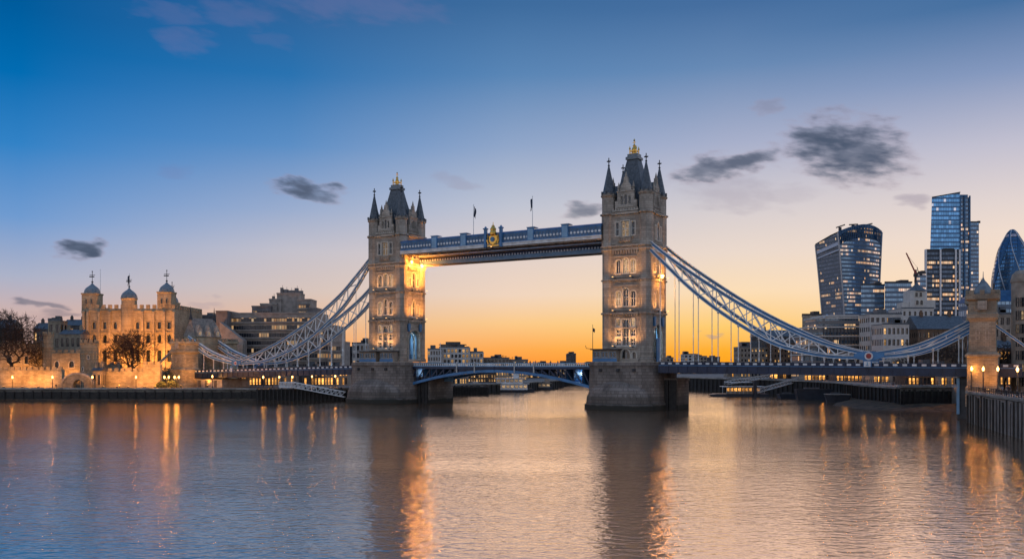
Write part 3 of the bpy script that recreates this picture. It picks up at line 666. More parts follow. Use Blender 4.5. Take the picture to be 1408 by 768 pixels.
# gold coat of arms on the near walkway
b = MB().at(0,-2.5,0)
b.loft([[(x*s_, y_, 49.0+z*s_) for x, z in ((0,-1.7),(1.1,-1.1),(1.5,-.2),(1.5,1.3),(.7,1.6),(0,1.5),(-.7,1.6),(-1.5,1.3),(-1.5,-.2),(-1.1,-1.1))] for y_, s_ in ((.3,1.0),(-.1,1.0),(-.35,.8))])
for sx in (-1, 1): b.tube([(sx*1.6,-.1,47.8),(sx*2.0,-.15,49),(sx*1.7,-.15,50),(sx*1.9,-.15,50.9)], [.2,.32,.28,.15], 6)
b.lathe([(.95,50.6),(1.05,51.2),(.8,51.7),(.95,52.3),(.45,53.0),(.5,53.2),(.12,53.5),(.08,54.3)], 8, 0, 0)
b.box(-2.0,-.12,47.2,2.0,.25,47.5); cr = b.build('crest', 'gold', w1_)
b = MB().at(0,-2.5,0); b.lathe([(.02,-.1),(.75,-.1),(.75,.08),(.02,.08)], 12)
for v in b.v: v.y, v.z = -2.9+v.z, 49.2+(v.y+2.5)
b.build('crest_roundel', 'blue', cr)
for sx in (-1, 1):
    b = MB().at(sx*2.7,-2.4,0); b.cbox(0,0,46.9,.8,.8,5.4); b.cbox(0,0,52.3,1.2,1.2,.35); b.lathe([(.5,52.65),(.3,53.0),(.02,53.3)], 6); b.build('crest_post', 'mid_blue', w1_)
def flagpole(x, y, z, h, label, fl=1, s=1.0, group='flagpoles on the high walkway', world=None):
    t = thing('flagpole', label, 'flagpole', world or BP(x, y, z), TH if world is None else 0, group)
    b = MB(); b.tube([(0,0,0),(0,0,h*.5),(0,0,h)], [.11*s,.09*s,.06*s], 6); b.lathe([(.02,h-.05),(.17*s,h+.12),(.02,h+.3)], 6); b.build('pole', 'white', t)
    if fl:
        b = MB(); cols = 5; rows = 6; pts = []
        for i in range(cols+1):
            for j in range(rows+1):
                q = i/cols; pts.append((fl*(.1+1.1*s*q*(.55+.1*math.sin(j))), .3*s*math.sin(q*7+j*.5), h-.2-2.9*s*j/rows-.8*q*s-.25*q*j/rows))
        fs = [(i*(rows+1)+j, i*(rows+1)+j+1, (i+1)*(rows+1)+j+1, (i+1)*(rows+1)+j) for i in range(cols) for j in range(rows)]
        b.add(pts, fs); b.add([(p[0], p[1]+.03, p[2]) for p in pts], [f[::-1] for f in fs]); b.build('flag', 'deck_blue', t)
    return t
flagpole(-8.6, -5.0, 51.4, 9.0, 'flagpole with a drooping dark flag left of the gold crest', 1)
flagpole(12.0, -5.0, 51.4, 9.6, 'flagpole with a drooping dark flag right of the gold crest', -1)

# bascule leaves
def bascule(s, label):
    t = thing('bascule_leaf', label, 'bridge deck', BP(0, 0, 0), TH, 'roadway leaves between the towers')
    x0, x1 = s*.06, s*(TX-10.2); zr = 11.5; N = 12
    def low(u): return zr-1.4-4.4*max(0, u)**1.9
    b = MB(); xa, xb = sorted((x0, x1)); b.box(xa,-6.4,zr-.5,xb,6.4,zr); b.build('roadway', 'asphalt', t)
    for y in (-6.5, 6.5):
        b = MB(); pts = [(x0+(x1-x0)*q/N, low(q/N)) for q in range(N+1)]
        if s < 0: pts = pts[::-1]
        b.sweep(pts, y-.45, y+.45, -.35, .45, 0)
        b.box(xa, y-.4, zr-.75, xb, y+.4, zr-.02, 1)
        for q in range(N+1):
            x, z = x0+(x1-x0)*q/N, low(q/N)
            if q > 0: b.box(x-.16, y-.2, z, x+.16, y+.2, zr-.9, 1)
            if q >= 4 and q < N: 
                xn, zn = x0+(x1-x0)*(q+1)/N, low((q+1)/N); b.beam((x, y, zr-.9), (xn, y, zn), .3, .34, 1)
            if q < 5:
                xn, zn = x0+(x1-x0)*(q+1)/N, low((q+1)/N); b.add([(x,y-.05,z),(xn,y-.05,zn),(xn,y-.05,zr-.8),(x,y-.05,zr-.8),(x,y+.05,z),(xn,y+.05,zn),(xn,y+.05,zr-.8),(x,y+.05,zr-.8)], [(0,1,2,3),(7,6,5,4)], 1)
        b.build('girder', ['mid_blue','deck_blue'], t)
    b = MB()
    for q in range(N-3, N+1):
        x, z = x0+(x1-x0)*q/N, low(q/N); b.box(x-.1,-6,z+.3,x+.1,6,zr-.6)
    for q in range(N): 
        x, z = x0+(x1-x0)*q/N, low(q/N); b.box(x-.15,-6,z+.1,x+.15,6,z+.4)
    b.box(min(x1,x1-s*10), 3.0, 6.6, max(x1,x1-s*10), 3.2, zr-.6, 1)
    b.build('cross_frames', ['mid_blue','sky_blue'], t)
    g = thing('passage_lamp', f'cool lamp under the {"left" if s < 0 else "right"} raised roadway leaf', 'lamp', BP(s*(TX-15), 0, zr-1.2), TH, 'lamps under the roadway leaves')
    b = MB(); b.tube([(0,0,0),(0,0,.69)], .06, 5); b.lathe([(.1,.2),(.4,0),(.36,-.1)], 10); b.build('lamp_housing', 'iron', g)
    b = MB(); b.lathe([(.32,-.11),(.25,-.25),(.05,-.3)], 10); b.build('lamp_glass', 'cool_lamp', g); lamp('POINT', g, (0,0,-.8), 900, (.5,.75,1), .3)
    for y in (-6.55, 6.55):
        b = MB(); b.box(xa,y-.2,zr,xb,y+.2,zr+.22,0); b.box(xa,y-.12,zr+.95,xb,y+.12,zr+1.12,0)
        n = 44
        for q in range(n):
            x = xa+(xb-xa)*(q+.5)/n; b.box(x-.12,y-.08,zr+.22,x+.12,y+.08,zr+.95,1)
        b.build('parapet', ['sky_blue','white'], t)
    for x in (s*7, s*13.5):
        b = MB(); b.box(x-.18,-7.05,zr-1.8,x+.18,-6.75,zr+1.5); b.build('fender_post', 'pale_wall', t)
    return t
bascule(-1, 'left half of the central roadway with deep blue arched girder'); bascule(1, 'right half of the central roadway with blue arched girder, people crossing')

# side spans
def side_span(pts, label):
    """pts: (x, parapet top z)"""
    (xa, za), (xb, zb) = pts
    t = thing('side_span', label, 'bridge deck', BP(xa, 0, 0), TH, 'side roadways of the bridge')
    L = xb-xa; f = lambda x: za+(zb-za)*x/L
    def slab(b, x0, x1, y0, y1, d0, d1, k=None):
        b.loft([[(x,y0,f(x)+d0),(x,y1,f(x)+d0),(x,y1,f(x)+d1),(x,y0,f(x)+d1)] for x in ((x0, x1) if x0 < x1 else (x1, x0))], k)
    b = MB(); slab(b,0,L,-7.2,7.2,-1.7,-1.25); b.build('roadway', 'asphalt', t)
    for y in (-7.4, 7.4):
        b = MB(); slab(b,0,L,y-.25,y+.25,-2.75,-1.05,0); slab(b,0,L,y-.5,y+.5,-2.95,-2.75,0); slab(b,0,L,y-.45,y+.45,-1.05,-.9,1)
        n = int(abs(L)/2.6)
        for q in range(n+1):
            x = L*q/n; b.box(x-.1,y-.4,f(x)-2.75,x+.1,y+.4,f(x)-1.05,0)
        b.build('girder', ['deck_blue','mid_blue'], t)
        b = MB(); slab(b,0,L,y-.12,y+.12,-.9,-.72,0); slab(b,0,L,y-.16,y+.16,-.16,0,0); slab(b,0,L,y-.04,y+.04,-.72,-.16,0)
        n = int(abs(L)/2.0)
        for q in range(n):
            x = L*(q+.5)/n; b.box(x-.5,y-.1,f(x)-.66,x+.5,y+.1,f(x)-.2,1); b.box(x+.85,y-.15,f(x)-.9,x+1.15,y+.15,f(x)+.04,0)
        b.build('parapet', ['deck_blue','white'], t)
    b = MB(); n = 16
    for q in range(n+1):
        x = L*q/n; b.box(x-.2,-7.1,f(x)-2.6,x+.2,7.1,f(x)-1.72)
    b.build('cross_beams', 'deck_blue', t)
    return t
side_span([(TX+10.3, 12.9),(136, 12.35)], 'dark blue side roadway running from the right tower to the right bank')
side_span([(-TX-10.5, 11.8),(-148, 9.5)], 'dark blue side roadway running from the left tower to the left bank')

# suspension chains: lattice crescents
RU = [(48.6,45.4),(56,39.5),(67,31.8),(75.9,26.2),(86.1,20.8),(95.3,16.9),(104.5,14.6)]
RL = [(48.6,43.6),(52.6,39.6),(60,32.4),(67.6,26.3),(75.9,20.8),(83.9,16.7),(95,14.2),(104.5,13.9)]
LU = [(-48.6,46.4),(-55,40.6),(-61.8,34.9),(-73,27.9),(-89,20.1),(-104.2,14.8),(-110.8,12.9)]
LL = [(-48.6,44.8),(-55,36.6),(-61.8,29.8),(-76.6,20.2),(-89,15.3),(-99.4,12.9),(-110.8,12.2)]
RAU = [(104.5,14.6),(113.2,16.1),(119.3,18.4),(126.5,22.2)]; RAL = [(104.5,13.9),(113.2,14.7),(119.3,16.7),(126.5,20.8)]
LAU = [(-110.8,12.9),(-124,16.6),(-133.2,20.7),(-137,22.6)]; LAL = [(-110.8,12.2),(-124,14.6),(-133.2,18.6),(-137,21)]
def chain(up, lo, y, label, deck, step, group, name='suspension_chain', hang=True, joint=True):
    t = thing(name, label, 'suspension chain', BP(0, y, 0), TH, group)
    cu, cl = curve(up, 30), curve(lo, 30)
    if cu[0][0] > cu[-1][0]: cu, cl = cu[::-1], cl[::-1]
    xs = [cu[0][0]+(cu[-1][0]-cu[0][0])*i/36 for i in range(37)]
    for nm, cv in (('upper_chord', cu), ('lower_chord', cl)):
        pts = [(x, interp(cv, x)) for x in xs]; b = MB()
        b.sweep(pts,-.22,.22,-.3,.3,0); b.sweep(pts,-.46,.46,.3,.44,1); b.sweep(pts,-.46,.46,-.44,-.3,1)
        b.build(nm, ['mid_blue','white'], t)
    b = MB(); L = cu[-1][0]-cu[0][0]; n = max(3, int(abs(L)/4.6)); nodes = [cu[0][0]+L*i/n for i in range(n+1)]
    for i, x in enumerate(nodes[:-1]):
        xn = nodes[i+1]; a = (interp(cu, x), interp(cl, x)); c = (interp(cu, xn), interp(cl, xn))
        if a[0]-a[1] < 1.0 and c[0]-c[1] < 1.0: continue
        b.beam((x,0,a[0]),(x,0,a[1]),.2,.24)
        if i % 2 == 0: b.beam((x,-.1,a[1]),(xn,-.1,c[0]),.22,.28)
        else: b.beam((x,.1,a[0]),(xn,.1,c[1]),.22,.28)
        if c[0]-c[1] > 3.9:
            if i % 2: b.beam((x,-.1,a[1]),(xn,-.1,c[0]),.18,.22)
            else: b.beam((x,.1,a[0]),(xn,.1,c[1]),.18,.22)
    b.build('bracing', 'white', t)
    if hang:
        x = min(xs)+step*.6
        while x < max(xs)-2:
            z1 = interp(cl, x); z0 = deck(x)
            if z1-z0 > 1.2:
                b = MB(); b.tube([(0,0,z0-.9),(0,0,z1)], .11, 6); b.lathe([(.3,z1-.9),(.3,z1-.2)], 6); b.lathe([(.02,z0+.3),(.22,z0+.5),(.02,z0+1.5)], 6); b.build('hanger', 'white', t, (x,0,0))
            x += step
    return t
dR = lambda x: 12.9-(x-52.2)/83.8*.55; dL = lambda x: 11.8-(-52.4-x)/95.6*2.3
for y, nr in ((-5.6,'nearer'), (5.6,'farther')):
    chain(RU, RL, y, f'{nr} long lattice chain sweeping down from the right tower', dR, 5.3, 'suspension chains of the bridge')
    chain(RAU, RAL, y, f'{nr} short chain rising to the right bank turret', dR, 5.3, 'suspension chains of the bridge')
    chain(LU, LL, y, f'{nr} long lattice chain sweeping down from the left tower', dL, 5.3, 'suspension chains of the bridge')
    chain(LAU, LAL, y, f'{nr} short chain rising to the left bank turret', dL, 5.3, 'suspension chains of the bridge')
    for xj, zj, sd, zd in ((104.5,14.2,'right',12.6),(-110.8,12.5,'left',10.4)):
        t = thing('chain_joint', f'round pin plate joining the {nr} chains at the {sd} low point', 'chain joint', BP(xj, y, 0), TH, 'pin joints of the chains')
        q = 1.0 if sd == 'right' else .7
        b = MB(); b.loft([[(-3.4*q,yy,zj+.5),(-3.4*q,yy,zj-.5),(-1.2*q,yy,zj-1.0),(1.2*q,yy,zj-1.0),(3.4*q,yy,zj-.2),(3.4*q,yy,zj+.7),(1.2*q,yy,zj+1.1),(-1.2*q,yy,zj+1.1)] for yy in (.62,-.62)]); b.build('plate', 'mid_blue', t)
        for nm, mt, r0, yy in (('outer_ring','white',.95,-.72),('disc','red',.62,-.78)):
            b = MB(); b.lathe([(.02,-.12),(r0*q,-.12),(r0*q,.12),(.02,.12)], 16)
            for v in b.v: v.y, v.z = yy+v.z, zj+v.y
            b.build(nm, mt, t)
        b = MB(); b.box(-.9*q,-.85-1.9,zd-1.0,.9*q,-.7-1.9,zj-.95); b.build('post', 'mid_blue', t)
        b = MB(); b.box(-.72*q,-.9-1.9,zd-.9,.72*q,-.86-1.9,zd+.35,0); b.box(-.12,-.95-1.9,zd-.7,.12,-.9-1.9,zd+.2,1); b.box(-.32,-.95-1.9,zd-.7,.32,-.9-1.9,zd-.5,1); b.build('emblem', ['white','sky_blue'], t)

# land ties running down behind the turrets
def land_tie(p, q, label):
    t = thing('land_tie', label, 'suspension chain', BP(*p), TH, 'land ties of the bridge'); d = Vector(q)-Vector(p)
    b = MB(); b.beam((0,0,0), d, .5, .5); b.build('tie_bar', 'mid_blue', t)
    b = MB(); b.beam((0,-.02,.3), d+Vector((0,-.02,.3)), .7, .09); b.beam((0,-.02,-.3), d+Vector((0,-.02,-.3)), .7, .09); b.build('flange', 'white', t)
land_tie((130.6,-8.2,21.2),(137.5,-8.2,15.5),'pale land tie sloping down behind the right bank turret')
land_tie((-139,-8.8,19.2),(-150.5,-8.8,12.0),'pale land tie sloping down left of the left bank turret')
# control cabins and masts on the piers
def cabin(x, y, w, d, label, mast):
    t = thing('control_cabin', label, 'cabin', BP(x, y, 12.75), TH)
    b = MB(); b.panel([(-w,0),(w,0),(w,3.4),(-w,3.4)], [opening(-w+w*2*(i+.5)/3, 1.3, w*2/3*.8, 1.6) for i in range(3)], .3, 0)
    b.box(-w,d*2,0,w,d*2+.2,3.4,0); b.box(-w,.003,0,-w+.2,d*2,3.4,0); b.box(w-.2,.003,0,w,d*2,3.4,0); b.box(-w-.03,-.06,.05,w+.03,-.004,1.1,1)
    b.build('wall', ['tan_wall','mid_blue'], t)
    for i in range(3): link('window', window_mesh(round(w*2/3*.8,2),1.6,'rect','glass',1,0,0,'sky_blue',depth=.3), t, (-w+w*2*(i+.5)/3,0,1.3))
    b = MB(); b.box(-w-.5,-.6,3.4,w+.5,d*2+.5,3.7); b.build('roof', 'iron', t)
    return t
cabin(TX-5.2,-8.4,3.6,1.3,'low control cabin with blue panels on the right pier','')
cabin(-TX-4.6,-9.4,3.4,1.3,'low control cabin with blue panels on the left pier','')
cabin(-TX+3.2,-9.6,2.6,1.2,'second smaller cabin at the foot of the left tower','')
t = thing('signal_mast', 'signal mast with yardarm beside the cabin on the right pier', 'mast', BP(TX-9.2,-7.6,12.75), TH)
b = MB(); b.tube([(0,0,0),(0,0,10.5)], [.12,.06], 6); b.beam((-2,0,3.9),(1.2,0,3.5),.14,.14); b.beam((-2,0,3.9),(-2.2,0,4.7),.1,.1); b.build('mast', 'iron', t)
b = MB(); b.add([(0,0,9.6),(.7,.05,9.2),(.6,0,8.2),(0,0,8.6),(0,.03,9.6),(.7,.08,9.2),(.6,.03,8.2),(0,.03,8.6)], [(0,1,2,3),(7,6,5,4)]); b.build('flag', 'iron', t)
t = thing('blue_hoarding', 'tall bright blue hoarding by the road arch of the right tower', 'hoarding', BP(TX+HX+1.4,-2.6,12.0), TH)
b = MB(); b.box(-.1,-1.2,.9,.1,1.2,7.4,0); b.build('board', 'mid_blue', t)
b = MB(); b.box(-.35,-1.1,0,-.12,-.9,7); b.box(-.35,.9,0,-.12,1.1,7); b.build('support', 'iron', t)

# abutment towers on the banks
def abutment(x, y, z0, top, w, d, label, cap, tx=0):
    t = thing('abutment_tower', label, 'abutment tower', BP(x, y, 0), TH, 'stone turrets where the chains come ashore')
    b = MB(); hw, hd = w/2, d/2
    L = lambda g, z: [(-hw-g,-hd-g,z),(hw+g,-hd-g,z),(hw+g,hd+g,z),(-hw-g,hd+g,z)]
    H_ = top-z0
    b.loft([L(.5,z0-3),L(.5,z0+1.2),L(.2,z0+1.5),L(.2,z0+H_*.36),L(.5,z0+H_*.365),L(.5,z0+H_*.39),L(-.2,z0+H_*.42),L(-.3,z0+H_*.72),L(.25,z0+H_*.76),L(.25,z0+H_*.80),L(-.1,z0+H_*.81),L(-.1,z0+H_*.93),L(.45,z0+H_*.95),L(.45,top)])
    b.build('wall', 'castle' if x < 0 else 'rubble', t)
    b = MB()
    for sx in (-1, 1):
        for q in (-.62, 0, .62):
            b.cbox(hw*q*1.2, sx*(hd+.1), top, .9, .8, .9); b.cbox(sx*(hw+.1), hd*q*1.2, top, .8, .9, .9)
    b.build('battlements', 'rubble', t)
    b = MB(); b.cbox(0,-hd-.35,z0+H_*.84,1.8,.5,2.0); b.cbox(0,-hd-.62,z0+H_*.86,1.2,.12,1.4); b.build('shield', 'trim_stone', t)
    for q in (-.3, .3): link('window', window_mesh(.5,1.9,'round','glass',0,0,.16,'pale_stone','trim_stone',depth=.2), t, (hw*q*1.1,-hd-.05+.36,z0+H_*.55))
    if cap:
        b = MB(); b.lathe([(hw*.8,top-.1),(hw*.78,top+.4),(hw*.6,top+1.5),(hw*.36,top+2.5),(hw*.14,top+3.2),(.1,top+3.9),(.05,top+5.2)], 8); b.build('cap_roof', 'lead', t)
    return t
abutment(128.6,-8.2,6.0,27.6,5.6,6.4,'near stone turret with ribbed cap roof on the right bank',True)
abutment(127.3,8.8,6.0,27.6,5.6,6.4,'far stone turret on the right bank beyond the roadway',True)
abutment(-135.5,-8.6,3.6,20.6,8.4,6.2,'near square turret on the left bank, weathered dark at the top',False)
abutment(-133.4,9.4,3.6,21.0,5.0,6.2,'far square turret on the left bank beyond the roadway',False)
flood('flood_lamp', 'small floodlight under the gold crest of the nearer walkway', 0, -7.0, 46.6, 0, 500, (1,.62,.25), tilt=-5, spot=70, o=1.6)
# gatehouse roof between the left turrets
t = thing('gatehouse', 'stone gatehouse with steep grey roof and dormers over the left approach', 'gatehouse', BP(-133.6,0,0), TH)
b = MB().at(0,0,0,PI/2)
b.panel([(-5.5,9.0),(5.5,9.0),(5.5,23.5),(-5.5,23.5)], [opening(0,9.1,7,7.6,'round')], 5.0)
b.at(); b.box(-6.2,-5.4,17,-.01,6.7,22.6); b.build('wall', 'castle', t)
b = MB(); b.add([(-6.6,-5.6,22.5),(.4,-5.6,22.5),(.4,6.9,22.5),(-6.6,6.9,22.5),(-3.1,-4.9,29.6),(-3.1,6.2,29.6)], [(0,1,4),(1,2,5,4),(2,3,5),(3,0,4,5),(3,2,1,0)]); b.build('roof', 'roof_stone', t)
for y in (-3.6, .6, 4.8):
    b = MB().at(.5,y,22.5,PI/2); b.add([(-1.2,0,0),(1.2,0,0),(1.2,0,2.0),(0,0,4.4),(-1.2,0,2.0),(-1.2,2.6,0),(1.2,2.6,0),(1.2,2.6,2.0),(0,2.6,4.4),(-1.2,2.6,2.0)], [(0,1,2,3,4),(1,6,7,2),(2,7,8,3),(3,8,9,4),(5,0,4,9)])
    dm = b.build('dormer', 'trim_stone', t); link('window', window_mesh(1.2,1.7,'round','soft_lit',1,0,.1,'pale_stone',depth=.06), dm, (.56,y,22.9), PI/2)
for y in (-9, 9):
    b = MB(); b.lathe([(.8,29),(.3,31),(.06,34)], 6, -3.1, -4.9 if y < 0 else 6.2); b.build('roof_finial', 'iron', t)
# concrete pier under the left shore end
t = thing('shore_pier', 'pale concrete pier under the left shore end of the roadway', 'bridge pier', BP(-127,0,0), TH)
b = MB(); b.box(-9.5,-6.6,-1,9.5,6.6,6.2); b.box(-10,-7.1,6.2,10,7.1,6.6); b.build('wall', 'concrete', t)
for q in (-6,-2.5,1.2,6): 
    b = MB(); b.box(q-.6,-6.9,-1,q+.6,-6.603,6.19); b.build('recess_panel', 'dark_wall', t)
t = thing('shore_pier', 'pale concrete pier with light blue edge under the right shore end', 'bridge pier', BP(124.6,0,0), TH)
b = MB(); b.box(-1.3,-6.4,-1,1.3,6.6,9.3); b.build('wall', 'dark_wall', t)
b = MB(); b.box(-1.4,-6.75,1,-.8,-6.403,9.2); b.build('steel_edge', 'sky_blue', t)  # edge strip in plain light blue paint
# ------------------------------------------------------------------ generic buildings
def pick(r, a, bq, p): return a if r.random() < p else bq
def building(name, label, cat, x, y, z0, w, d, h, rz=0, wall='pale_wall', floors=3, bays=5, lit=.3, ww=.55, wh=.6, roof='flat', group=None, side=True, seed=0, kind='rect', roofmat='slate', litmat='lit', frame='iron', sur=0, skip=0, parapet=.6, base=0, rh=3):
    """box building, (x, y) the middle of its front; real openings with a window part in each"""
    r = random.Random(seed*31+int(w*10)); t = thing(name, label, cat, (x, y, z0), rz, group)
    fh = (h-base-.4)/floors; b = MB(); jobs = []
    def face(fx, fy, frz, fw, nb):
        b.at(fx, fy, 0, frz); bw = fw/nb; hs = []
        for f in range(floors):
            for i in range(nb):
                if r.random() < skip: continue
                o = (-fw/2+bw*(i+.5), base+fh*f+fh*(1-wh)*.55, bw*ww, fh*wh); hs.append(opening(*o, kind)); jobs.append((fx, fy, frz)+o)
        b.panel([(-fw/2,-3),(fw/2,-3),(fw/2,h),(-fw/2,h)], hs, .35)
        b.box(-fw/2,-.15,h-.45,fw/2,-.004,h-.15)
    nbs = max(1, round(bays*d/w)) if side else 0
    face(0, 0, 0, w, bays)
    sides = []
    if side:
        sd = 1 if x+0*math.cos(rz) < 0 else -1
        face(sd*w/2, d/2, sd*PI/2, d, nbs)
        b.at(); b.add([(-sd*w/2,0,-3),(-sd*w/2,d,-3),(-sd*w/2,d,h),(-sd*w/2,0,h)], [(0,1,2,3)])
    else:
        b.at(); b.add([(-w/2,0,-3),(-w/2,d,-3),(-w/2,d,h),(-w/2,0,h)], [(0,1,2,3)]); b.add([(w/2,0,-3),(w/2,d,-3),(w/2,d,h),(w/2,0,h)], [(0,1,2,3)])
    b.at(); b.add([(-w/2,d,-3),(w/2,d,-3),(w/2,d,h),(-w/2,d,h)], [(0,1,2,3)])
    b.build('wall', wall, t)
    for (fx, fy, frz, ox, oz, ow, oh) in jobs[:100]:
        v = Matrix.Rotation(frz, 4, 'Z') @ Vector((ox, 0, oz))
        me = window_mesh(round(ow, 2), round(oh, 2), kind, litmat if r.random() < lit else 'glass', 1 if ow > 1 else 0, 0, sur, frame, 'pale_stone', depth=.35, f=.1)
        link('window', me, t, (v.x+fx, v.y+fy, v.z), frz)
    b = MB()
    if roof == 'flat':
        b.box(-w/2-.1,-.05,h,w/2+.1,d+.1,h+.25)
        b.box(-w/2-.1,-.08,h+.25,w/2+.1,.2,h+parapet)
        for q in range(r.randint(1, 3)):
            cx_ = r.uniform(-w*.35, w*.35); b.cbox(cx_, d*.5, h+.25, r.uniform(1.5, w*.22+1), d*.4, r.uniform(1, 2.6))
    elif roof == 'gable':
        b.add([(-w/2-.3,-.4,h),(w/2+.3,-.4,h),(w/2+.3,d+.4,h),(-w/2-.3,d+.4,h),(-w/2-.3,d/2,h+rh),(w/2+.3,d/2,h+rh)], [(0,1,5,4),(2,3,4,5),(1,2,5),(3,0,4),(3,2,1,0)])
    elif roof == 'hip':
        b.add([(-w/2-.3,-.4,h),(w/2+.3,-.4,h),(w/2+.3,d+.4,h),(-w/2-.3,d+.4,h),(-w/2+d*.4,d/2,h+rh),(w/2-d*.4,d/2,h+rh)], [(0,1,5,4),(2,3,4,5),(1,2,5),(3,0,4),(3,2,1,0)])
    rf = b.build('roof', roofmat, t)
    if roof != 'flat':
        for q in range(2):
            b = MB(); cx_ = (-.28, .3)[q]*w; b.cbox(cx_, d/2, h+rh*.5, 1.0, 1.2, rh*.5+1.4); b.cbox(cx_-.2, d/2, h+rh+1.4, .3, .3, .6); b.cbox(cx_+.25, d/2, h+rh+1.4, .3, .3, .6); b.build('chimney', wall, rf)
    return t
def bpx(name, label, cat, px0, px1, ytop, Y, z0, d, **kw):
    w = (px1-px0)/FPX*Y
    return building(name, label, cat, X((px0+px1)/2, Y), Y, z0, w, d, Z(ytop, Y)-z0, **kw)

# ------------------------------------------------------------------ embankments
def quay(name, label, pts, zb, zt, wall, cap, capw=.9, n_f=0, fmat='timber', inset=0, rail=False, fz=None, dark=None, fw=.42, po=.62):
    t = thing(name, label, 'quay wall', (pts[0][0], pts[0][1], 0)); b = MB(); c = MB(); fs = []; dk = MB(); ox, oy = pts[0]
    for (ax, ay), (bx, by) in zip(pts, pts[1:]):
        d = Vector((bx-ax, by-ay)); L = d.length; d.normalize(); n = Vector((d.y, -d.x))
        def q(mb, s0, s1, o0, o1, z0, z1): mb.prism([(ax-ox+d.x*s+n.x*o, ay-oy+d.y*s+n.y*o) for s, o in ((s0,o1),(s1,o1),(s1,o0),(s0,o0))], z0, z1)
        q(b,0,L,-.8,.35,zb,zt-.55); q(c,-.02,L+.02,-capw,max(.55,po+.25),zt-.55,zt)
        if dark: q(dk,0,L,.352,.48,zb,dark)
        if n_f:
            k = int(L/n_f)
            for i in range(k):
                s = (i+.5)*L/k; fs.append((ax-ox+d.x*s+n.x*po, ay-oy+d.y*s+n.y*po, math.atan2(d.y, d.x)))
    b.build('wall', wall, t); c.build('coping', cap, t)
    if dark: dk.build('timber_facing', 'timber', t)
    if fs:
        me = None
        for (x, y, rz) in fs[:100]:
            if me is None:
                f = MB(); f.cbox(0, 0, zb, fw, .4, (fz or zt-.9)-zb); f.cbox(0,.0,(fz or zt-.9),.5,.44,.16); me = f.mesh('pile', fmat)
            pl_ = link('pile', me, t, (x+random.uniform(-.12,.12), y+random.uniform(-.12,.12), random.uniform(-.3, .22)), rz+random.uniform(-.12,.12)); pl_.rotation_euler.x = random.uniform(-.012,.012); pl_.rotation_euler.y = random.uniform(-.02,.02); pl_.scale.x = random.uniform(.8,1.15)
    return t
quay('embankment_wall', 'long dark timber faced quay wall with pale coping below the castle', [(-330,307.5),(-107,301.6),(-90,300.6)], -2, 4.1, 'quay_stone', 'quay_cap', n_f=3.2, fz=2.9, dark=2.7)
quay('embankment_wall', 'dark quay wall under the left side roadway and hotel', [(-90,300.6),(-79,299.8),(-62,303.6),(-46,321.6),(-28,347.6),(-12,373.6),(6,401.6),(22,449),(34,521),(74,522.4)], -2, 4.0, 'quay_stone', 'quay_cap', n_f=3.6, fz=3.2, dark=3.0)
quay('embankment_wall', 'nearest timber piled quay wall with stone parapet at the right edge', [(98.1,187.9),(97.6,187.4),(71.7,100),(46,14)], -2, 6.7, 'quay_cap', 'quay_cap', capw=.8, n_f=2.5, fz=5.7, fmat='pile_wood', fw=.62, po=1.35)
quay('embankment_wall', 'stone topped quay wall with timber piles behind the muddy beach', [(105.5,241),(119,240.4)], -1, 6.5, 'quay_stone', 'quay_cap', n_f=1.4, fz=5.2, dark=4.9, fmat='pile_wood')
quay('embankment_wall', 'black timber quay wall between the pontoon pier and the beach', [(80,420),(100,372),(112,332),(113,302),(107,272),(105.4,241.1)], -1, 6.1, 'timber', 'quay_cap', n_f=3, fz=5.2)
quay('embankment_wall', 'far bend of the right bank quay wall', [(74.4,522),(76.8,470),(79.8,420.2)], -2, 6.1, 'quay_stone', 'quay_cap')

# white rail along the left wharf and railings on the right quay
def railing(label, pts, z, h=1.1, step=1.6, mat='iron'):
    t = thing('railing', label, 'railing', (pts[0][0], pts[0][1], z)); ox, oy = pts[0]; b = MB(); c = MB(); c.cbox(0, 0, 0, .1, .1, h+.05); pm = c.mesh('post', mat)
    for (ax, ay), (bx, by) in zip(pts, pts[1:]):
        for hh_ in (h, h*.55, h*.15): b.beam((ax-ox, ay-oy, hh_), (bx-ox, by-oy, hh_), .07, .07)
        L = math.hypot(bx-ax, by-ay); n = max(1, int(L/step))
        for i in range(n): link('post', pm, t, (ax-ox+(bx-ax)*i/n, ay-oy+(by-ay)*i/n, 0))
    b.build('rail', mat, t); return t
railing('dark iron railing along the parapet of the right quay', [(96.4,187.3),(70.4,100)], 6.7, 1.0)
railing('pale railing on the wharf under the left side roadway', [(-79,300.6),(-62.4,304.2),(-46.4,322)], 4.0, 1.1, 1.2, 'pale_wall')
railing('dark railing along the quay behind the muddy beach', [(119,240.9),(105.9,241.4),(107.4,272),(113.4,302),(112.4,332)], 6.5, 1.1, 1.6)

# ------------------------------------------------------------------ lamp posts
def lamp_post(label, x, y, z, h, power, group, globes=1, sc=1.0):
    t = thing('lamp_post', label, 'street lamp', (x, y, z), 0, group)
    b = MB(); b.lathe([(.28,0),(.28,.35),(.14,.6),(.1,h*.5),(.13,h*.52),(.08,h-.5),(.16,h-.4),(.05,h-.3)], 8)
    if globes > 1: b.beam((-.8,0,h-.7),(.8,0,h-.7),.1,.1)
    b.build('post', 'iron', t)
    for g in range(globes):
        gx = 0 if globes == 1 else (-.75, .75)[g]
        b = MB(); b.lathe([(.06,h-.4),(.18*sc,h-.18),(.25*sc,h+.1),(.18*sc,h+.38),(.05,h+.5)], 10, gx); b.lathe([(.05,h+.5),(.02,h+.72)], 6, gx)
        b.build('lantern', 'lamp', t)
    lamp('POINT', t, (0,-.1,h+.05), power*1.8, (1, .37, .06), .3)
    return t
LW = 'lamp posts along the left wharf'
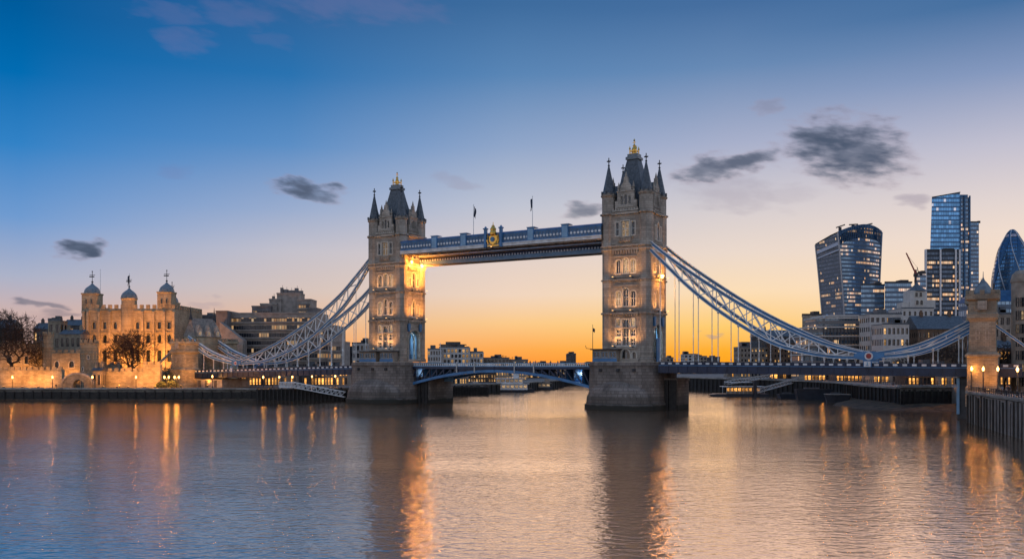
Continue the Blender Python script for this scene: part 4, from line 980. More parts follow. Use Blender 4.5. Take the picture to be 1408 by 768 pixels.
for i, (px, lb, g) in enumerate(((17,'lamp post before the castle curtain wall, nearest the left edge',1),(72,'lamp post at the castle curtain wall left of the low stone arch',1),(127,'dim lamp post between the low stone arch and the round tower',1),(187,'lamp post at the curtain wall under the bare tree',1),
                   (229,'twin globe lamp post on the wharf just left of the square turret',2),(243,'second twin globe lamp post touching the square turret',2))):
    lamp_post(lb, X(px, 305.5), 305.5, 3.6, 4.0, 3000, LW, g, 1.1)
for px, Y, lb in ((292,322,'lamp post against the concrete shore pier'),(362,305,'lamp post under the left side roadway beside the jetty'),(384,309,'lamp post behind the jetty railing under the roadway'),(402,312,'small lamp post in the middle of the left waterfront'),(429,325,'lamp post above the white gangway'),(461,330,'lamp post behind the gangway nearest the left pier')):
    lamp_post(lb, X(px, Y), Y, 3.6, 4.0, 1000, LW, 1, 1.0)
RW = 'lamp posts along the right bank'
for px, Y, lb, pw in ((1210,290,'lamp post under the right side roadway, leftmost of the right bank',900),(1228,262,'lamp post at the corner of the black quay wall',900),(1268,243.5,'lamp post on the quay behind the beach, left one',1500),(1299,242.5,'bright lamp post on the quay behind the beach, right one',2400),
                  (1336,194,'lamp post at the foot of the right turret, left of it',900),(1352,186.5,'lamp post in front of the right turret',1100),(1372,180,'lamp post right of the turret by the crowd',1500),(1399,168,'brightest lamp post at the right edge of the quay',1800)):
    lamp_post(lb, X(px, Y), Y, 6.0, 5.2 if Y < 200 else 4.6, pw, RW, 1, 1.0)

for i, (px, Y) in enumerate(((1131,328),(1163,313),(1188,302))):
    lamp_post('small lamp post along the right quay under the roadway, '+ORD[i]+' from the pontoon', X(px, Y), Y, 6.0, 4.2, 420, RW, 1, .9)
# ------------------------------------------------------------------ castle
def crenel(b, x0, x1, y, z, w=1.0, h=1.0, gap=.9, d=.6, k=None):
    n = max(1, int((x1-x0+gap)/(w+gap))); st = (x1-x0-w)/max(1, n-1) if n > 1 else 0
    for i in range(n): b.box(x0+i*st, y-d/2, z, x0+i*st+w, y+d/2, z+h, k)
def ring_crenel(b, r, z, n=10, h=1.0, d=.5):
    for i in range(n):
        a0 = 2*PI*i/n; a1 = a0+PI/n*1.1
        b.prism([(q*math.cos(a), q*math.sin(a)) for q, a in ((r,a0),(r,a1),(r-d,a1),(r-d,a0))], z, z+h)
def curtain(label, px0, px1, Y, ytop, z0=3.6, th=2.0, mat='castle', loops=0, wins=(), group=None, name='curtain_wall'):
    x0, x1 = X(px0, Y), X(px1, Y); zt = Z(ytop, Y)-1.0; w = x1-x0
    t = thing(name, label, 'castle wall', ((x0+x1)/2, Y, z0), 0, group); h = zt-z0
    hs = [opening(X(p, Y)-(x0+x1)/2, Z(yy, Y)-z0, ww_, hh_, 'round') for p, yy, ww_, hh_ in wins]
    b = MB(); b.panel([(-w/2,-2),(w/2,-2),(w/2,h),(-w/2,h)], hs, .6); b.add([(-w/2,0,-2),(w/2,0,-2),(w/2,th,-2),(-w/2,th,-2),(-w/2,0,h),(w/2,0,h),(w/2,th,h),(-w/2,th,h)], [(4,5,6,7),(1,2,6,5),(2,3,7,6),(3,0,4,7)])
    b.box(-w/2,-.18,h-.35,w/2,-.004,h-.1); b.box(-w/2,-.25,-2,w/2,-.004,.5); b.build('wall', mat, t)
    b = MB(); crenel(b, -w/2, w/2, .3, h, 1.3, 1.0, .8, .6); b.build('battlements', mat, t)
    for p, yy, ww_, hh_ in wins: link('window', window_mesh(ww_, hh_, 'round', 'glass', 1, 1, .2, 'iron', depth=.6), t, (X(p, Y)-(x0+x1)/2, 0, Z(yy, Y)-z0))
    return t
def round_tower(label, px, Y, wpx, ytop, z0, mat='castle', slits=2, name='round_tower', oct_=16, split=None):
    r = wpx/2/FPX*Y; zt = Z(ytop, Y); h = zt-z0
    t = thing(name, label, 'castle tower', (X(px, Y), Y+r*.6, z0), 0); b = MB()
    b.lathe([(r*1.06,-2),(r*1.04,1),(r,1.4),(r*.99,h*.7),(r*1.05,h*.71),(r*1.05,h*.74),(r*.99,h*.75),(r*.99,h-1.6),(r*1.07,h-1.3),(r*1.07,h-.9)], oct_); b.build('wall', mat, t)
    b = MB(); ring_crenel(b, r*1.07, h-.92, 11, .95); b.build('battlements', mat, t)
    for i in range(slits):
        a = -PI/2+(-.35, .3)[i % 2]; link('window', window_mesh(.5,1.5,'round','glass',0,0,.15,'iron',depth=.1), t, (r*1.0*math.cos(a), r*1.0*math.sin(a), h*(.35+.25*i)), a+PI/2)
    return t
curtain('long crenellated curtain wall lit by lamps at the left edge', -60, 85, 313, 504, wins=())
curtain('crenellated curtain wall with buttress under the bare tree', 131, 197, 316, 506)
curtain('taller end of the curtain wall left of the lit bushes', 197, 220, 315.5, 496.5)
round_tower('pale round corner tower in front of the keep, dark capped', 119.8, 320, 23, 467, 3.6, 'castle')
curtain('inner castle wall with two arched windows behind the stone arch', 71, 110, 326, 481, wins=((78,506,1.6,2.6),(98.5,505,1.8,2.4)))
round_tower('slim lit turret on the inner castle wall', 64.5, 330, 14, 456, 3.6, 'castle', 1, oct_=12)
curtain('tall inner wall glowing behind the left bare tree', -40, 58, 334, 468, wins=((14,500,1.4,3),(36,500,1.4,3)))
curtain('dark low wall between the round tower and the keep', 131, 165, 328, 497, mat='rubble')
# low stone water gate
t = thing('water_gate', 'low stone arch of the water gate on the wharf', 'gate', (X(106.5,309), 309, 3.6)); w = 43/FPX*309/2
b = MB(); o = [(-w,-1.5),(w,-1.5),(w,1.5)]+[(w*math.cos(PI*i/14), 1.5+3.9*math.sin(PI*i/14)) for i in range(1, 14)]+[(-w,1.5)]
b.panel(o, [opening(.4,-1.4,4.2,4.6,'round',10)], 2.2); n = len(o)
b.add([(x, 0, z) for x, z in o]+[(x, 3.4, z) for x, z in o], [(q, n+q, n+(q+1) % n, (q+1) % n) for q in range(n)])
b.build('wall', 'rubble', t)
b = MB(); o2 = [(w*1.04*math.cos(PI*i/14), 1.5+4.2*math.sin(PI*i/14)) for i in range(15)]; o1 = [(w*.93*math.cos(PI*i/14), 1.5+3.5*math.sin(PI*i/14)) for i in range(15)]
b.loft([[(x, -.35, z) for x, z in o2],[(x, -.35, z) for x, z in o1]], cap0=False, cap1=False, closed=False); b.loft([[(x, -.35, z) for x, z in o2],[(x, .4, z) for x, z in o2]], cap0=False, cap1=False, closed=False); b.build('arch_ring', 'trim_stone', t)
b = MB(); 
for q in range(5): b.cbox(.4-1.6+.8*q, 2.0, -1.5, .1, .1, 4.6)
b.build('grille', 'iron', t)
bpx('gate_lodge', 'small dark stone lodge between the water gate and curtain wall', 'lodge', 127, 139, 509, 311, 3.6, 4, wall='rubble', floors=1, bays=2, lit=0, roof='gable', rh=1.2, seed=3)

# the keep
KY = 385; kx = lambda px: X(px, KY); kz = lambda py: Z(py, KY)
K0 = 9.0; kc = kx(177)
t = thing('castle_keep', 'great square floodlit keep with domed corner turrets', 'castle', (kc, KY, K0))
hw = (kx(240)-kx(113))/2; H_ = kz(424)-K0
cols = [-15.0,-10.4,-5.8,3.9,8.4,13.3,17.6]
specs = []
for c in cols:
    specs.append((c, kz(452)-K0, 1.5, 3.0, 'round' if abs(c) < 6 else 'rect')); specs.append((c, kz(471)-K0, 1.7, 3.5, 'round')); specs.append((c, kz(497)-K0, 1.8, 5.0, 'rect'))
b = MB(); b.panel([(-hw,-3),(hw,-3),(hw,H_),(-hw,H_)], [opening(*s) for s in specs], .7)
b.add([(-hw,0,-3),(hw,0,-3),(hw,34,-3),(-hw,34,-3),(-hw,0,H_),(hw,0,H_),(hw,34,H_),(-hw,34,H_)], [(4,5,6,7),(1,2,6,5),(2,3,7,6),(3,0,4,7)])
b.box(-hw,-.3,H_-1.1,hw,-.004,H_-.75); b.box(-hw-.2,-.35,kz(457)-K0,hw,-.003,kz(456)-K0)
b.build('wall', 'keep', t)
b = MB(); crenel(b,-hw,hw,.35,H_,1.5,1.7,1.25,.7); 
for s in (-1, 1):
    for i in range(12): b.box(s*hw-.35,1+i*2.75,H_,s*hw+.35,2.5+i*2.75,H_+1.7)
b.build('battlements', 'keep', t)
for c in (-19.4,-17.6,-12.7,-8.1,6.1,10.9,15.5,19.6):
    b = MB(); b.box(c-.5,-.75,-3,c+.5,-.002,H_-1.3); b.add([(c-.5,-.75,H_-1.3),(c+.5,-.75,H_-1.3),(c+.5,0,H_-.6),(c-.5,0,H_-.6)], [(0,1,2,3)]); b.build('buttress', 'keep', t)
for s in specs: link('window', window_mesh(s[2], s[3], s[4], 'glass', 0, 0, .25, 'iron', 'keep', depth=.7), t, (s[0], 0, s[1]))
def keep_turret(px, wpx, ytop, ydome, yd, label=None, dome_scale=1, n=4, down=True):
    r = wpx/2*KY/FPX; zt = kz(ytop)-K0; zd = kz(ydome)-K0; b = MB(); cx_ = kx(px)-kc
    nn = 4 if n == 4 else 14; ph = PI/4 if n == 4 else 0; q = r*1.414 if n == 4 else r
    z0 = -3 if down else H_-2
    b.lathe([(q*1.02,z0),(q*1.02,H_-1),(q,H_-.6),(q,zt-.8),(q*1.08,zt-.5),(q*1.08,zt)], nn, ph=ph)
    tu = b.build('turret', 'keep', t, (cx_, yd, 0))
    for f in range(2 if n == 4 else 0):
        if zt-H_ > 4: link('window', window_mesh(.7,1.8,'round','glass',0,0,.2,'iron','keep',depth=.06), tu, ((-.35,.4)[f]*r, -r-.06, H_+.5+(zt-H_)*.25))
    b = MB(); R_ = r*1.03; hh_ = zd-zt
    b.lathe([(R_*1.1,zt),(R_*1.05,zt+.2),(R_*1.0,zt+hh_*.3),(R_*.84,zt+hh_*.58),(R_*.55,zt+hh_*.82),(R_*.26,zt+hh_*1.02),(R_*.1,zt+hh_*1.2),(.2,zt+hh_*1.4)], 14, ph=0)
    dm = b.build('dome', 'lead', tu, smooth=False)
    b = MB(); z = zt+hh_*1.3; b.lathe([(.05,z),(.55,z+.4),(.05,z+.85)], 8); b.tube([(0,0,z),(0,0,z+5.2)], .12, 5); b.beam((-1.2,0,z+3.4),(1.2,0,z+3.4),.14,.2); b.box(-1.3,-.05,z+2.4,.9,.05,z+2.9); b.lathe([(.05,z+4.6),(.35,z+4.9),(.05,z+5.2)], 6); b.build('weathervane', 'iron', dm)
keep_turret(122, 20, 402.5, 391, 3.3, down=False); keep_turret(225.5, 19, 400.5, 389.5, 3.1, down=False); keep_turret(175.5, 20, 409.5, 398, 1.6, n=1); 
keep_turret(199, 17, 409, 398, 31, down=False)
# floodlights at the foot of the keep and walls
def ground_flood(label, x, y, z, power, aim=(0, 6, 9), col=(1,.36,.055), spot=125, group='floodlights on the castle ground'):
    t = thing('flood_lamp', label, 'floodlight', (x, y, z), 0, group)
    b = MB(); b.cbox(0,0,-.2,.6,.5,.5); b.cbox(0,.1,.3,.7,.3,.35); b.build('lamp_housing', 'iron', t)
    b = MB(); b.cbox(0,.1,.66,.56,.2,.05); b.build('lamp_glass', 'bulb', t)
    d = Vector(aim).normalized(); rot = d.to_track_quat('-Z', 'Y').to_euler()
    lamp('SPOT', t, (0,.1,1.0), power, col, .4, rot, spot, .9); return t
for i, px in enumerate((118,134,150,166,182,198,214,230)):
    ground_flood(f'ground floodlight at the foot of the keep, {ORD[i]} from the left', kx(px)*.965, KY-13.0, K0-.2, 15000, (0,9,9))
for i, px in enumerate((2, 26, 48)):
    ground_flood(f'ground floodlight before the inner wall behind the left tree, {ORD[i]} from the left', X(px,329), 329.5, 3.8, 5200, (0,4,6))
for i, px in enumerate((68, 84, 100)):
    ground_flood(f'ground floodlight below the inner wall windows, {ORD[i]} from the left', X(px,321), 321.5, 3.8, 3200, (0,4,6))
for i, px in enumerate((4, 30, 52, 142, 160, 176, 198, 212)):
    ground_flood(f'small wharf floodlight facing the curtain wall, {ORD[i]} from the left', X(px,307), 307.3, 3.8, 3700, (0,5,3.2))
ground_flood('floodlight at the foot of the square turret on the left bank', X(252,324), 321.5, 3.8, 3000, (0,4,7))
ground_flood('floodlight at the foot of the gatehouse beside the roadway', -112, 326, 3.8, 2600, (-4,5,8))
ground_flood('floodlight at the foot of the right bank turret', 97.6+4.5, 190.0, 6.2, 1500, (4,5,9))
b = MB(); b.prism([(-420,341),(-110,341),(-100,460),(-420,460)], 3.0, K0); setting(b.build('castle_hill', 'paving'))
def pole(label, px, Y, y0, y1, fl=0):
    z0 = Z(y0, Y); return flagpole(0, 0, 0, Z(y1, Y)-z0, label, fl, 1.3, 'flagpoles of the castle', (X(px, Y), Y, z0))
pole('bare flagpole on the keep beside the left turret', 138, KY+12, 424, 371); pole('flagpole with furled flag behind the middle turret of the keep', 178, KY+20, 424, 377, -1)

# castle roofs and buildings behind the left walls
bpx('stone_house', 'dark roofed stone range behind the left tree', 'house', -30, 12, 452, 400, 6, 12, wall='dark_wall', floors=3, bays=6, lit=.05, roof='gable', rh=4.5, seed=5)
bpx('stone_house', 'square dark stone tower house behind the slim turret', 'house', 66, 83, 441, 372, 6, 6, wall='rubble', floors=4, bays=2, lit=0, seed=6, parapet=1.2)
bpx('stone_house', 'grey stone house with one tall window left of the keep', 'house', 82, 111, 459, 366, 6, 8, wall='rubble', floors=3, bays=4, lit=.1, roof='gable', rh=2.0, seed=8, kind='round')
bpx('stone_house', 'low dark house with chimneys between the tree and tower house', 'house', 46, 68, 452, 396, 6, 10, wall='dark_wall', floors=3, bays=4, lit=.08, roof='gable', rh=3, seed=9)
bpx('stone_house', 'grey house with chimneys left of the keep skyline', 'house', 86, 112, 447, 420, 6, 10, wall='dark_wall', floors=4, bays=5, lit=.05, roof='gable', rh=3, seed=10)
bpx('terrace', 'long dark slate roofed terrace right of the keep', 'terrace', 238, 272, 452, 420, 8, 14, wall='dark_wall', floors=4, bays=7, lit=.12, roof='gable', rh=5.0, seed=11)
bpx('terrace', 'flat dark block above the gatehouse roof', 'terrace', 270, 300, 434, 450, 8, 14, wall='dark_wall', floors=5, bays=6, lit=.05, seed=12)

# ------------------------------------------------------------------ trees
def bare_tree(label, x, y, z, h, spread, trunk, seed, n=600, group=None, fork=.26):
    """h: real height; spread: crown half-width; branches grow towards points spread through a domed crown"""
    r = random.Random(seed); t = thing('bare_tree', label, 'tree', (x, y, z), 0, group); zf = h*fork; cz = h*.56; ry = h-cz
    lobes = [(r.uniform(-.5,.5)*spread, r.uniform(-.5,.5)*spread, r.uniform(-.1,.45)*ry, r.uniform(.45,.7)) for _ in range(7)]
    P_ = []
    while len(P_) < n:
        lx, ly, lz, ls = r.choice(lobes); d = Vector((r.gauss(0,1), r.gauss(0,1), r.gauss(0,1))).normalized()*r.random()**.4
        p = Vector((lx+d.x*spread*ls, ly+d.y*spread*ls, cz+lz+d.z*ry*ls))
        q = (p.x/spread)**2+(p.y/spread)**2+((p.z-cz)/(ry if p.z > cz else cz-zf*.9))**2
        if q < 1 and p.z > zf+.4: P_.append(p)
    N = [Vector((0,0,-.5)), Vector((r.uniform(-.2,.2),r.uniform(-.2,.2),zf*.5)), Vector((r.uniform(-.3,.3),r.uniform(-.3,.3),zf))]; par = [-1,0,1]; pl = [0,zf*.5,zf]
    P_.sort(key=lambda p: (p-N[2]).length)
    for p in P_:
        best = min(range(2, len(N)), key=lambda i: (p-N[i]).length*1.0+pl[i]*.22+max(0, N[i].z-p.z)*.6)
        L = (p-N[best]).length; m = N[best].lerp(p, .5)+Vector((r.gauss(0,.05), r.gauss(0,.05), r.gauss(0,.04)+.04))*L
        N.append(m); par.append(best); pl.append(pl[best]+L/2); N.append(p); par.append(len(N)-2); pl.append(pl[-1]+L/2)
    w = [0.0]*len(N); kids = [0]*len(N)
    for i in range(3, len(N)): kids[par[i]] += 1
    for i in range(len(N)-1, 0, -1):
        if w[i] == 0: w[i] = 1.0
        w[par[i]] += w[i]
    rad = [max(.055, trunk*(v/w[2])**.46) for v in w]; rad[0] = trunk*1.35; rad[1] = trunk*1.05
    tr = MB(); tw = MB()
    for i in range(1, len(N)):
        a, c = N[par[i]], N[i]
        if rad[i] > trunk*.3: tr.tube([tuple(a), tuple(c)], [min(rad[par[i]], rad[i]*1.25), rad[i]], 7)
        else: tw.tube([tuple(a), tuple(c)], [min(rad[par[i]], rad[i]*1.2), rad[i]], 3)
        if kids[i] == 0 and i > 2:
            for _ in range(6):
                d = ((c-a).normalized()+Vector((r.gauss(0,.5), r.gauss(0,.5), r.gauss(.15,.4)))).normalized()*h*r.uniform(.03,.075); tw.tube([tuple(c), tuple(c+d)], [.045, .028], 3)
    tr.build('trunk', 'bark', t); tw.build('crown', 'twig', t); return t
def old_tree(label, x, y, z, h, spread, trunk, seed, levels=5, group=None, dens=3):
    r = random.Random(seed); t = thing('bare_tree', label, 'tree', (x, y, z), 0, group); tr = MB(); tw = MB()
    def grow(p, d, L, rad, lev):
        n = 3; pts = [p]; dd = d.copy()
        for i in range(n):
            dd = (dd+Vector((r.uniform(-.22,.22), r.uniform(-.22,.22), r.uniform(-.05,.16)))).normalized(); pts.append(pts[-1]+dd*L/n)
        (tr if lev < 2 else tw).tube([tuple(q) for q in pts], [rad, rad*.88, rad*.76, rad*.6], 6 if lev < 2 else (4 if lev < 4 else 3))
        if lev >= levels: return
        k = dens if lev else dens+2
        for i in range(k):
            s = pts[-1] if i < 2 else pts[r.choice((2, 2, 3))]
            a = r.uniform(0, 2*PI) if lev else 2*PI*i/k+r.uniform(-.3,.3)
            sp = r.uniform(.45, 1.05)*spread if lev else r.uniform(.4,.85)*spread
            nd_ = (dd+Vector((math.cos(a)*sp, math.sin(a)*sp, r.uniform(-.1,.25)))).normalized()
            grow(s, nd_, L*r.uniform(.6,.86), max(.034, rad*r.uniform(.5,.64)), lev+1)
    grow(Vector((0,0,-.5)), Vector((0,0,1)), h*.27, trunk, 0)
    tr.build('trunk', 'bark', t); tw.build('crown', 'twig', t); return t
bare_tree('big bare plane tree before the glowing inner wall at the left edge', X(16,322), 322, 3.6, 28.8, 12.5, .6, 3, 1700, None, .3)
bare_tree('round crowned bare tree in front of the keep', X(185,330), 330, 3.6, 22.8, 10.5, .55, 12, 1700, None, .3)
bare_tree('small bare tree between the left tree and the slim turret', X(52,333), 333, 3.6, 17, 6, .3, 21, 350)
for i, (px, Y, h) in enumerate(((1258,300,15),(1285,292,16),(1310,285,15),(1236,312,13))):
    bare_tree(f'bare brown street tree behind the right side roadway, {ORD[i]} planted' if False else ('bare brown tree behind the right chain, left of centre','taller bare brown tree behind the right chain','bare brown tree beside the right bank turret','small bare brown tree by the curved glass offices')[i], X(px, Y), Y, 6, h*1.0, 5.2, .3, 40+i, 420, 'bare trees on the right bank')
for i, (px, Y, h, lb) in enumerate(((1381,212,12,'small bare tree lit orange right of the right bank turret'),(1391,222,13,'bare tree between the lit terrace and the right edge building'))):
    bare_tree(lb, X(px, Y), Y, 6, h*.95, 3.6, .2, 60+i, 320)
for i, (px, Y, h, lb) in enumerate(((690,520,11,'far bare tree on the skyline, left of the pair at the bascule joint'),(708,530,10,'far bare tree on the skyline, right of the pair at the bascule joint'),(668,500,9,'far bare tree beside the terraced riverside blocks'))):
    bare_tree(lb, X(px, Y), Y, 3.6, h+3, 6.5, .4, 80+i, 420)
def bush(label, x, y, z, r_, h, seed):
    r = random.Random(seed); t = thing('shrub', label, 'shrub', (x, y, z)); b = MB(); s = MB()
    for i in range(700):
        a = r.uniform(0, 2*PI); q = r_*r.random()**.5; zz = h*r.random()**.8*(1-.45*(q/r_)**2); c = Vector((q*math.cos(a), q*math.sin(a), zz+.15)); u = Vector((r.gauss(0,1), r.gauss(0,1), r.gauss(0,1))).normalized()*.22; v = u.orthogonal().normalized()*.14
        b.add([tuple(c-u), tuple(c+v), tuple(c+u), tuple(c-v)], [(0,1,2,3)])
    for i in range(6): a = i*1.05; s.tube([(0,0,-.1),(r_*.5*math.cos(a), r_*.5*math.sin(a), h*.7)], [.07,.03], 4)
    b.build('leaves', 'leaf', t); s.build('stem', 'bark', t)
M['leaf'] = plain('evergreen_leaf', (.035,.045,.022), .7, 0, .5, 2)
for i, (px, Y, rr, hh_, lb) in enumerate(((228,331,3.0,7.6,'dark shrub on the wall between keep and square turret'),(238,331,2.8,8.6,'taller dark shrub against the square turret'),(236,308,2.4,3,'low dark shrub by the twin globe lamps'),(222,309,1.8,2.6,'low dark shrub at the end of the curtain wall'))):
    bush(lb, X(px, Y), Y, 3.6, rr, hh_, i)

# ------------------------------------------------------------------ stepped concrete hotel on the left
M['strip'] = facade('hotel_strip_window', (.03,.034,.042), 1.2, 3.2, .16, .12, .38, (.09,.08,.075), .3, .15, .2, .0)
HYY = 400
t = thing('hotel', 'large stepped concrete hotel with long window bands behind the left chains', 'hotel', (X(370,HYY), HYY, 4)); ox = X(370,HYY)
M['hotel_wall'] = plain('ribbed_concrete', (.29,.25,.215), .8, var=.2)
M['hotel_dark'] = plain('dark_concrete', (.16,.145,.14), .8, var=.2)
def hx(px, dy=0): return X(px, HYY)-ox
def slab_block(px0, px1, ytop, dy, dep, slant=0, mat='hotel_wall', bands=True, zmin=0):
    x0, x1 = hx(px0), hx(px1); zt = Z(ytop, HYY)-4; b = MB()
    pl = [(x0,dy+slant),(x1,dy),(x1,dy+dep),(x0,dy+dep)]; b.prism(pl, zmin, zt); b.prism([(x0-.15,dy+slant-.25),(x1+.15,dy-.25),(x1+.15,dy+dep),(x0-.15,dy+dep)], zt, zt+.7)
    w = b.build('wall', mat, t)
    if bands:
        z = zt-3.4; k = 0; d = Vector((x1-x0, -slant)).normalized(); nrm_ = Vector((d.y, -d.x)); L = math.hypot(x1-x0, slant)
        while z > max(4, zmin) and k < 12:
            b = MB().at(x0, dy+slant, 0, math.atan2(d.y, d.x)); b.box(.6,-.1,z,L-.6,-.004,z+1.75); b.build('window', 'strip', w)
            b = MB().at(x0, dy+slant, 0, math.atan2(d.y, d.x)); b.box(.1,-.75,z-.75,L-.1,-.11,z-.12); b.build('ledge', mat, w); z -= 3.5; k += 1
slab_block(312, 436, 431, 0, 24, 5); slab_block(425, 462, 449, -3, 26, -2); slab_block(454, 473, 471, -5, 20, 0)
slab_block(298, 313.5, 429, -1, 22, 0, 'hotel_dark', False); slab_block(341, 367, 421, 6, 16, 0, 'hotel_dark', True, 20); slab_block(350, 373, 417, 9, 12, 0, 'hotel_wall', False, 20)
slab_block(361, 378, 410, 11, 10, 0, 'hotel_wall', False, 20); slab_block(371, 404, 401.5, 12, 9, 0, 'hotel_wall', False, 20); slab_block(402, 422, 411, 8, 12, 1, 'hotel_wall', True, 20); slab_block(419, 433, 424, 5, 12, 0, 'hotel_dark', False, 20)
b = MB(); x0, x1 = hx(308), hx(340); b.add([(x0,-6,0),(x1,-6,0),(x1,-.5,0),(x0,-.5,0),(x0,-6,Z(443,HYY)-4),(x1,-6,Z(468,HYY)-4),(x1,-.5,Z(468,HYY)-4),(x0,-.5,Z(443,HYY)-4)], [(0,1,5,4),(1,2,6,5),(4,5,6,7),(3,0,4,7)]); b.build('stair_wing', 'hotel_wall', t)
b = MB(); x0, x1 = hx(324), hx(341); b.box(x0,-8,0,x1,-6.02,Z(474,HYY)-4); b.build('porch_block', 'tan_wall', t)
for i, (px, yy, hh_, ww_) in enumerate(((375,401,2.6,1.2),(381,401,1.8,2.0),(388,401,1.4,3.0),(396,401,2.4,1.6),(363,410,1.6,1.0),(402,402,1.5,2))):
    b = MB(); z = Z(yy, HYY)-4+.6; b.cbox(hx(px), 16, z, ww_, 1.6, hh_); b.tube([(hx(px)+.3,16,z),(hx(px)+.3,16,z+hh_+1.2)], .08, 4); b.build('roof_plant', 'hotel_dark', t)

# waterfront under the left side span
wr = [(314,338,513,352,'rough brown arcade under the left roadway beside the concrete pier'),(338,372,514,350,'lit ground floor arcade under the left roadway, second from the concrete pier'),(372,408,513,352,'lit ground floor arcade behind the jetty lamps'),(408,446,514,356,'lit ground floor arcade above the gangway'),(446,478,513,352,'lit ground floor arcade nearest the left pier')]
for i, (a, c, yt, Y, lb) in enumerate(wr):
    bpx('arcade', lb, 'arcade', a, c, yt-9, Y, 3.6, 8, wall=('tan_wall','dark_wall')[i % 2], floors=2, bays=8, lit=.75, seed=20+i, ww=.72, wh=.78, litmat='shop_lit', skip=.1, side=False, group='lit arcades under the left roadway')
# timber jetty and white gangway
def jetty(label, px0, px1, Y, ztop, n, name='timber_jetty'):
    t = thing(name, label, 'jetty', (X((px0+px1)/2, Y), Y, 0)); w = (px1-px0)/FPX*Y
    b = MB(); b.box(-w/2,0,ztop-.6,w/2,5,ztop); b.box(-w/2,.5,0,w/2,.8,ztop-.6); b.build('deck', 'timber', t)
    for i in range(n):
        b = MB(); b.cbox(-w/2+w*(i+.5)/n, -.2, -2, .4, .4, ztop+2+(.6 if i % 3 == 0 else 0)); b.build('pile', 'timber', t)
    return t
jetty('dark timber jetty on piles left of the left pier', 352, 472, 296, 3.9, 22)
jetty('dark timber jetty beyond the left pier under the raised leaf', 612, 672, 352, 3.2, 16)
t = thing('gangway', 'white lattice gangway sloping down to the left pier', 'gangway', (X(415,297), 294.5, 0)); A = Vector((-2.4,0,4.5)); Bv = Vector((X(475,295)-X(415,297),-1,1.3)); Cv = Vector((X(386,297)-X(415,297),.5,4.5))
for y in (0, 1.8):
    b = MB()
    for p, q, n in ((Cv, A, 5), (A, Bv, 11)):
        o = Vector((0,y,0)); b.beam(p+o, q+o, .2, .26); b.beam(p+o+Vector((0,0,1.7)), q+o+Vector((0,0,1.7)), .2, .24)
        for i in range(n):
            s, e = p.lerp(q, i/n)+o, p.lerp(q, (i+1)/n)+o; b.beam(s, s+Vector((0,0,1.7)), .16, .16); b.beam(s, e+Vector((0,0,1.7)), .1, .12)
    b.build('side_truss', 'white', t)
b = MB()
for p, q in ((Cv, A), (A, Bv)): b.add([tuple(p+Vector((0,.05,.1))), tuple(q+Vector((0,.05,.1))), tuple(q+Vector((0,1.75,.1))), tuple(p+Vector((0,1.75,.1)))], [(0,1,2,3)])
b.build('walkway_floor', 'concrete', t)

# ------------------------------------------------------------------ far riverside in the middle
G = 'far riverside buildings seen through the bridge'
CB = [('office_block','terraced office block with glass top right of the left tower',588,606,480,470,'pale_wall',5,5,.15,1),('office_block','stepped pale riverside block with sunlit gable beside the first',604,645,477.5,480,'pale_wall',6,8,.45,2),('office_block','cream riverside block with small penthouse',643,664,484,492,'pale_wall',5,5,.4,3),
      ('office_block','long low brown riverside range below the skyline trees',660,700,492.5,500,'tan_wall',5,8,.3,4),('office_block','low dark riverside range at the bascule joint',698,726,495,515,'tan_wall',4,7,.3,5),('office_block','narrow grey tower block alone on the far skyline',780,792,486.5,620,'dark_wall',6,3,.05,6),
      ('office_block','low brown warehouse behind the passenger boat',724,770,501,530,'brick',4,10,.7,7),('office_block','low warehouse right of the passenger boat',768,806,502,533,'tan_wall',4,9,.7,8),('office_block','low lit warehouse between the jetty and the passenger boat',640,682,507,410,'brick',3,12,.8,17),('office_block','low lit shed behind the jetty under the raised leaf',612,642,508,366,'tan_wall',2,9,.7,18),('office_block','low lit range above the white passenger boat',682,724,504,462,'tan_wall',3,12,.8,19),
      ('office_block','low grey block on the far skyline left of the right tower',806,850,498,560,'dark_wall',4,8,.3,9),
      ('office_block','small far block just right of the right tower',916,926,492,560,'tan_wall',5,2,.15,10),('office_block','small far grey tower block above the right roadway',941,957,487,640,'pale_wall',6,3,.1,11),('office_block','small far block with flat roof above the right roadway',958,972,490,600,'tan_wall',5,3,.15,12),('office_block','far low range under the right roadway by the hangers',915,1000,507,540,'brick',3,16,.4,13),('office_block','small far block left of the brown riverside flats',977,990,491,650,'dark_wall',5,3,.1,14),
      ('office_block','small pale house behind the left tower pier',484,506,472,420,'pale_wall',5,4,.15,15),('office_block','low dark house left of the left tower pier',472,486,482,425,'dark_wall',4,3,.1,16)]
for (nm, lb, a, c, yt, Y, wm, fl, bay, lt, sd) in CB:
    z0 = 3.6 if a < 800 else 6.0
    if Y > 522 and a < 800: z0 = 3.6
    bpx(nm, lb, 'building', a, c, yt, Y, z0, 14, wall=wm, floors=fl, bays=bay, lit=lt, seed=100+sd, group=G, ww=.62, wh=.62)
b = MB(); t = thing('office_block', 'glass penthouse set back on the stepped riverside block', 'building', (X(622,486), 486, Z(478,486)), 0, G); w = 34/FPX*486
b.box(-w/2,0,0,w/2,8,1.6,0); b.box(-w/2-.6,-.8,1.6,w/2+.6,8.6,2.0,1); b.box(-w*.28,1.5,2.0,w*.3,7,3.4,1); b.build('wall', ['glass','dark_wall'], t)
flagpole(0,0,0,Z(472,455)-3.6,'white mast on the riverside right of the left tower',0,2.0,None,(X(605.5,455),455,3.6))
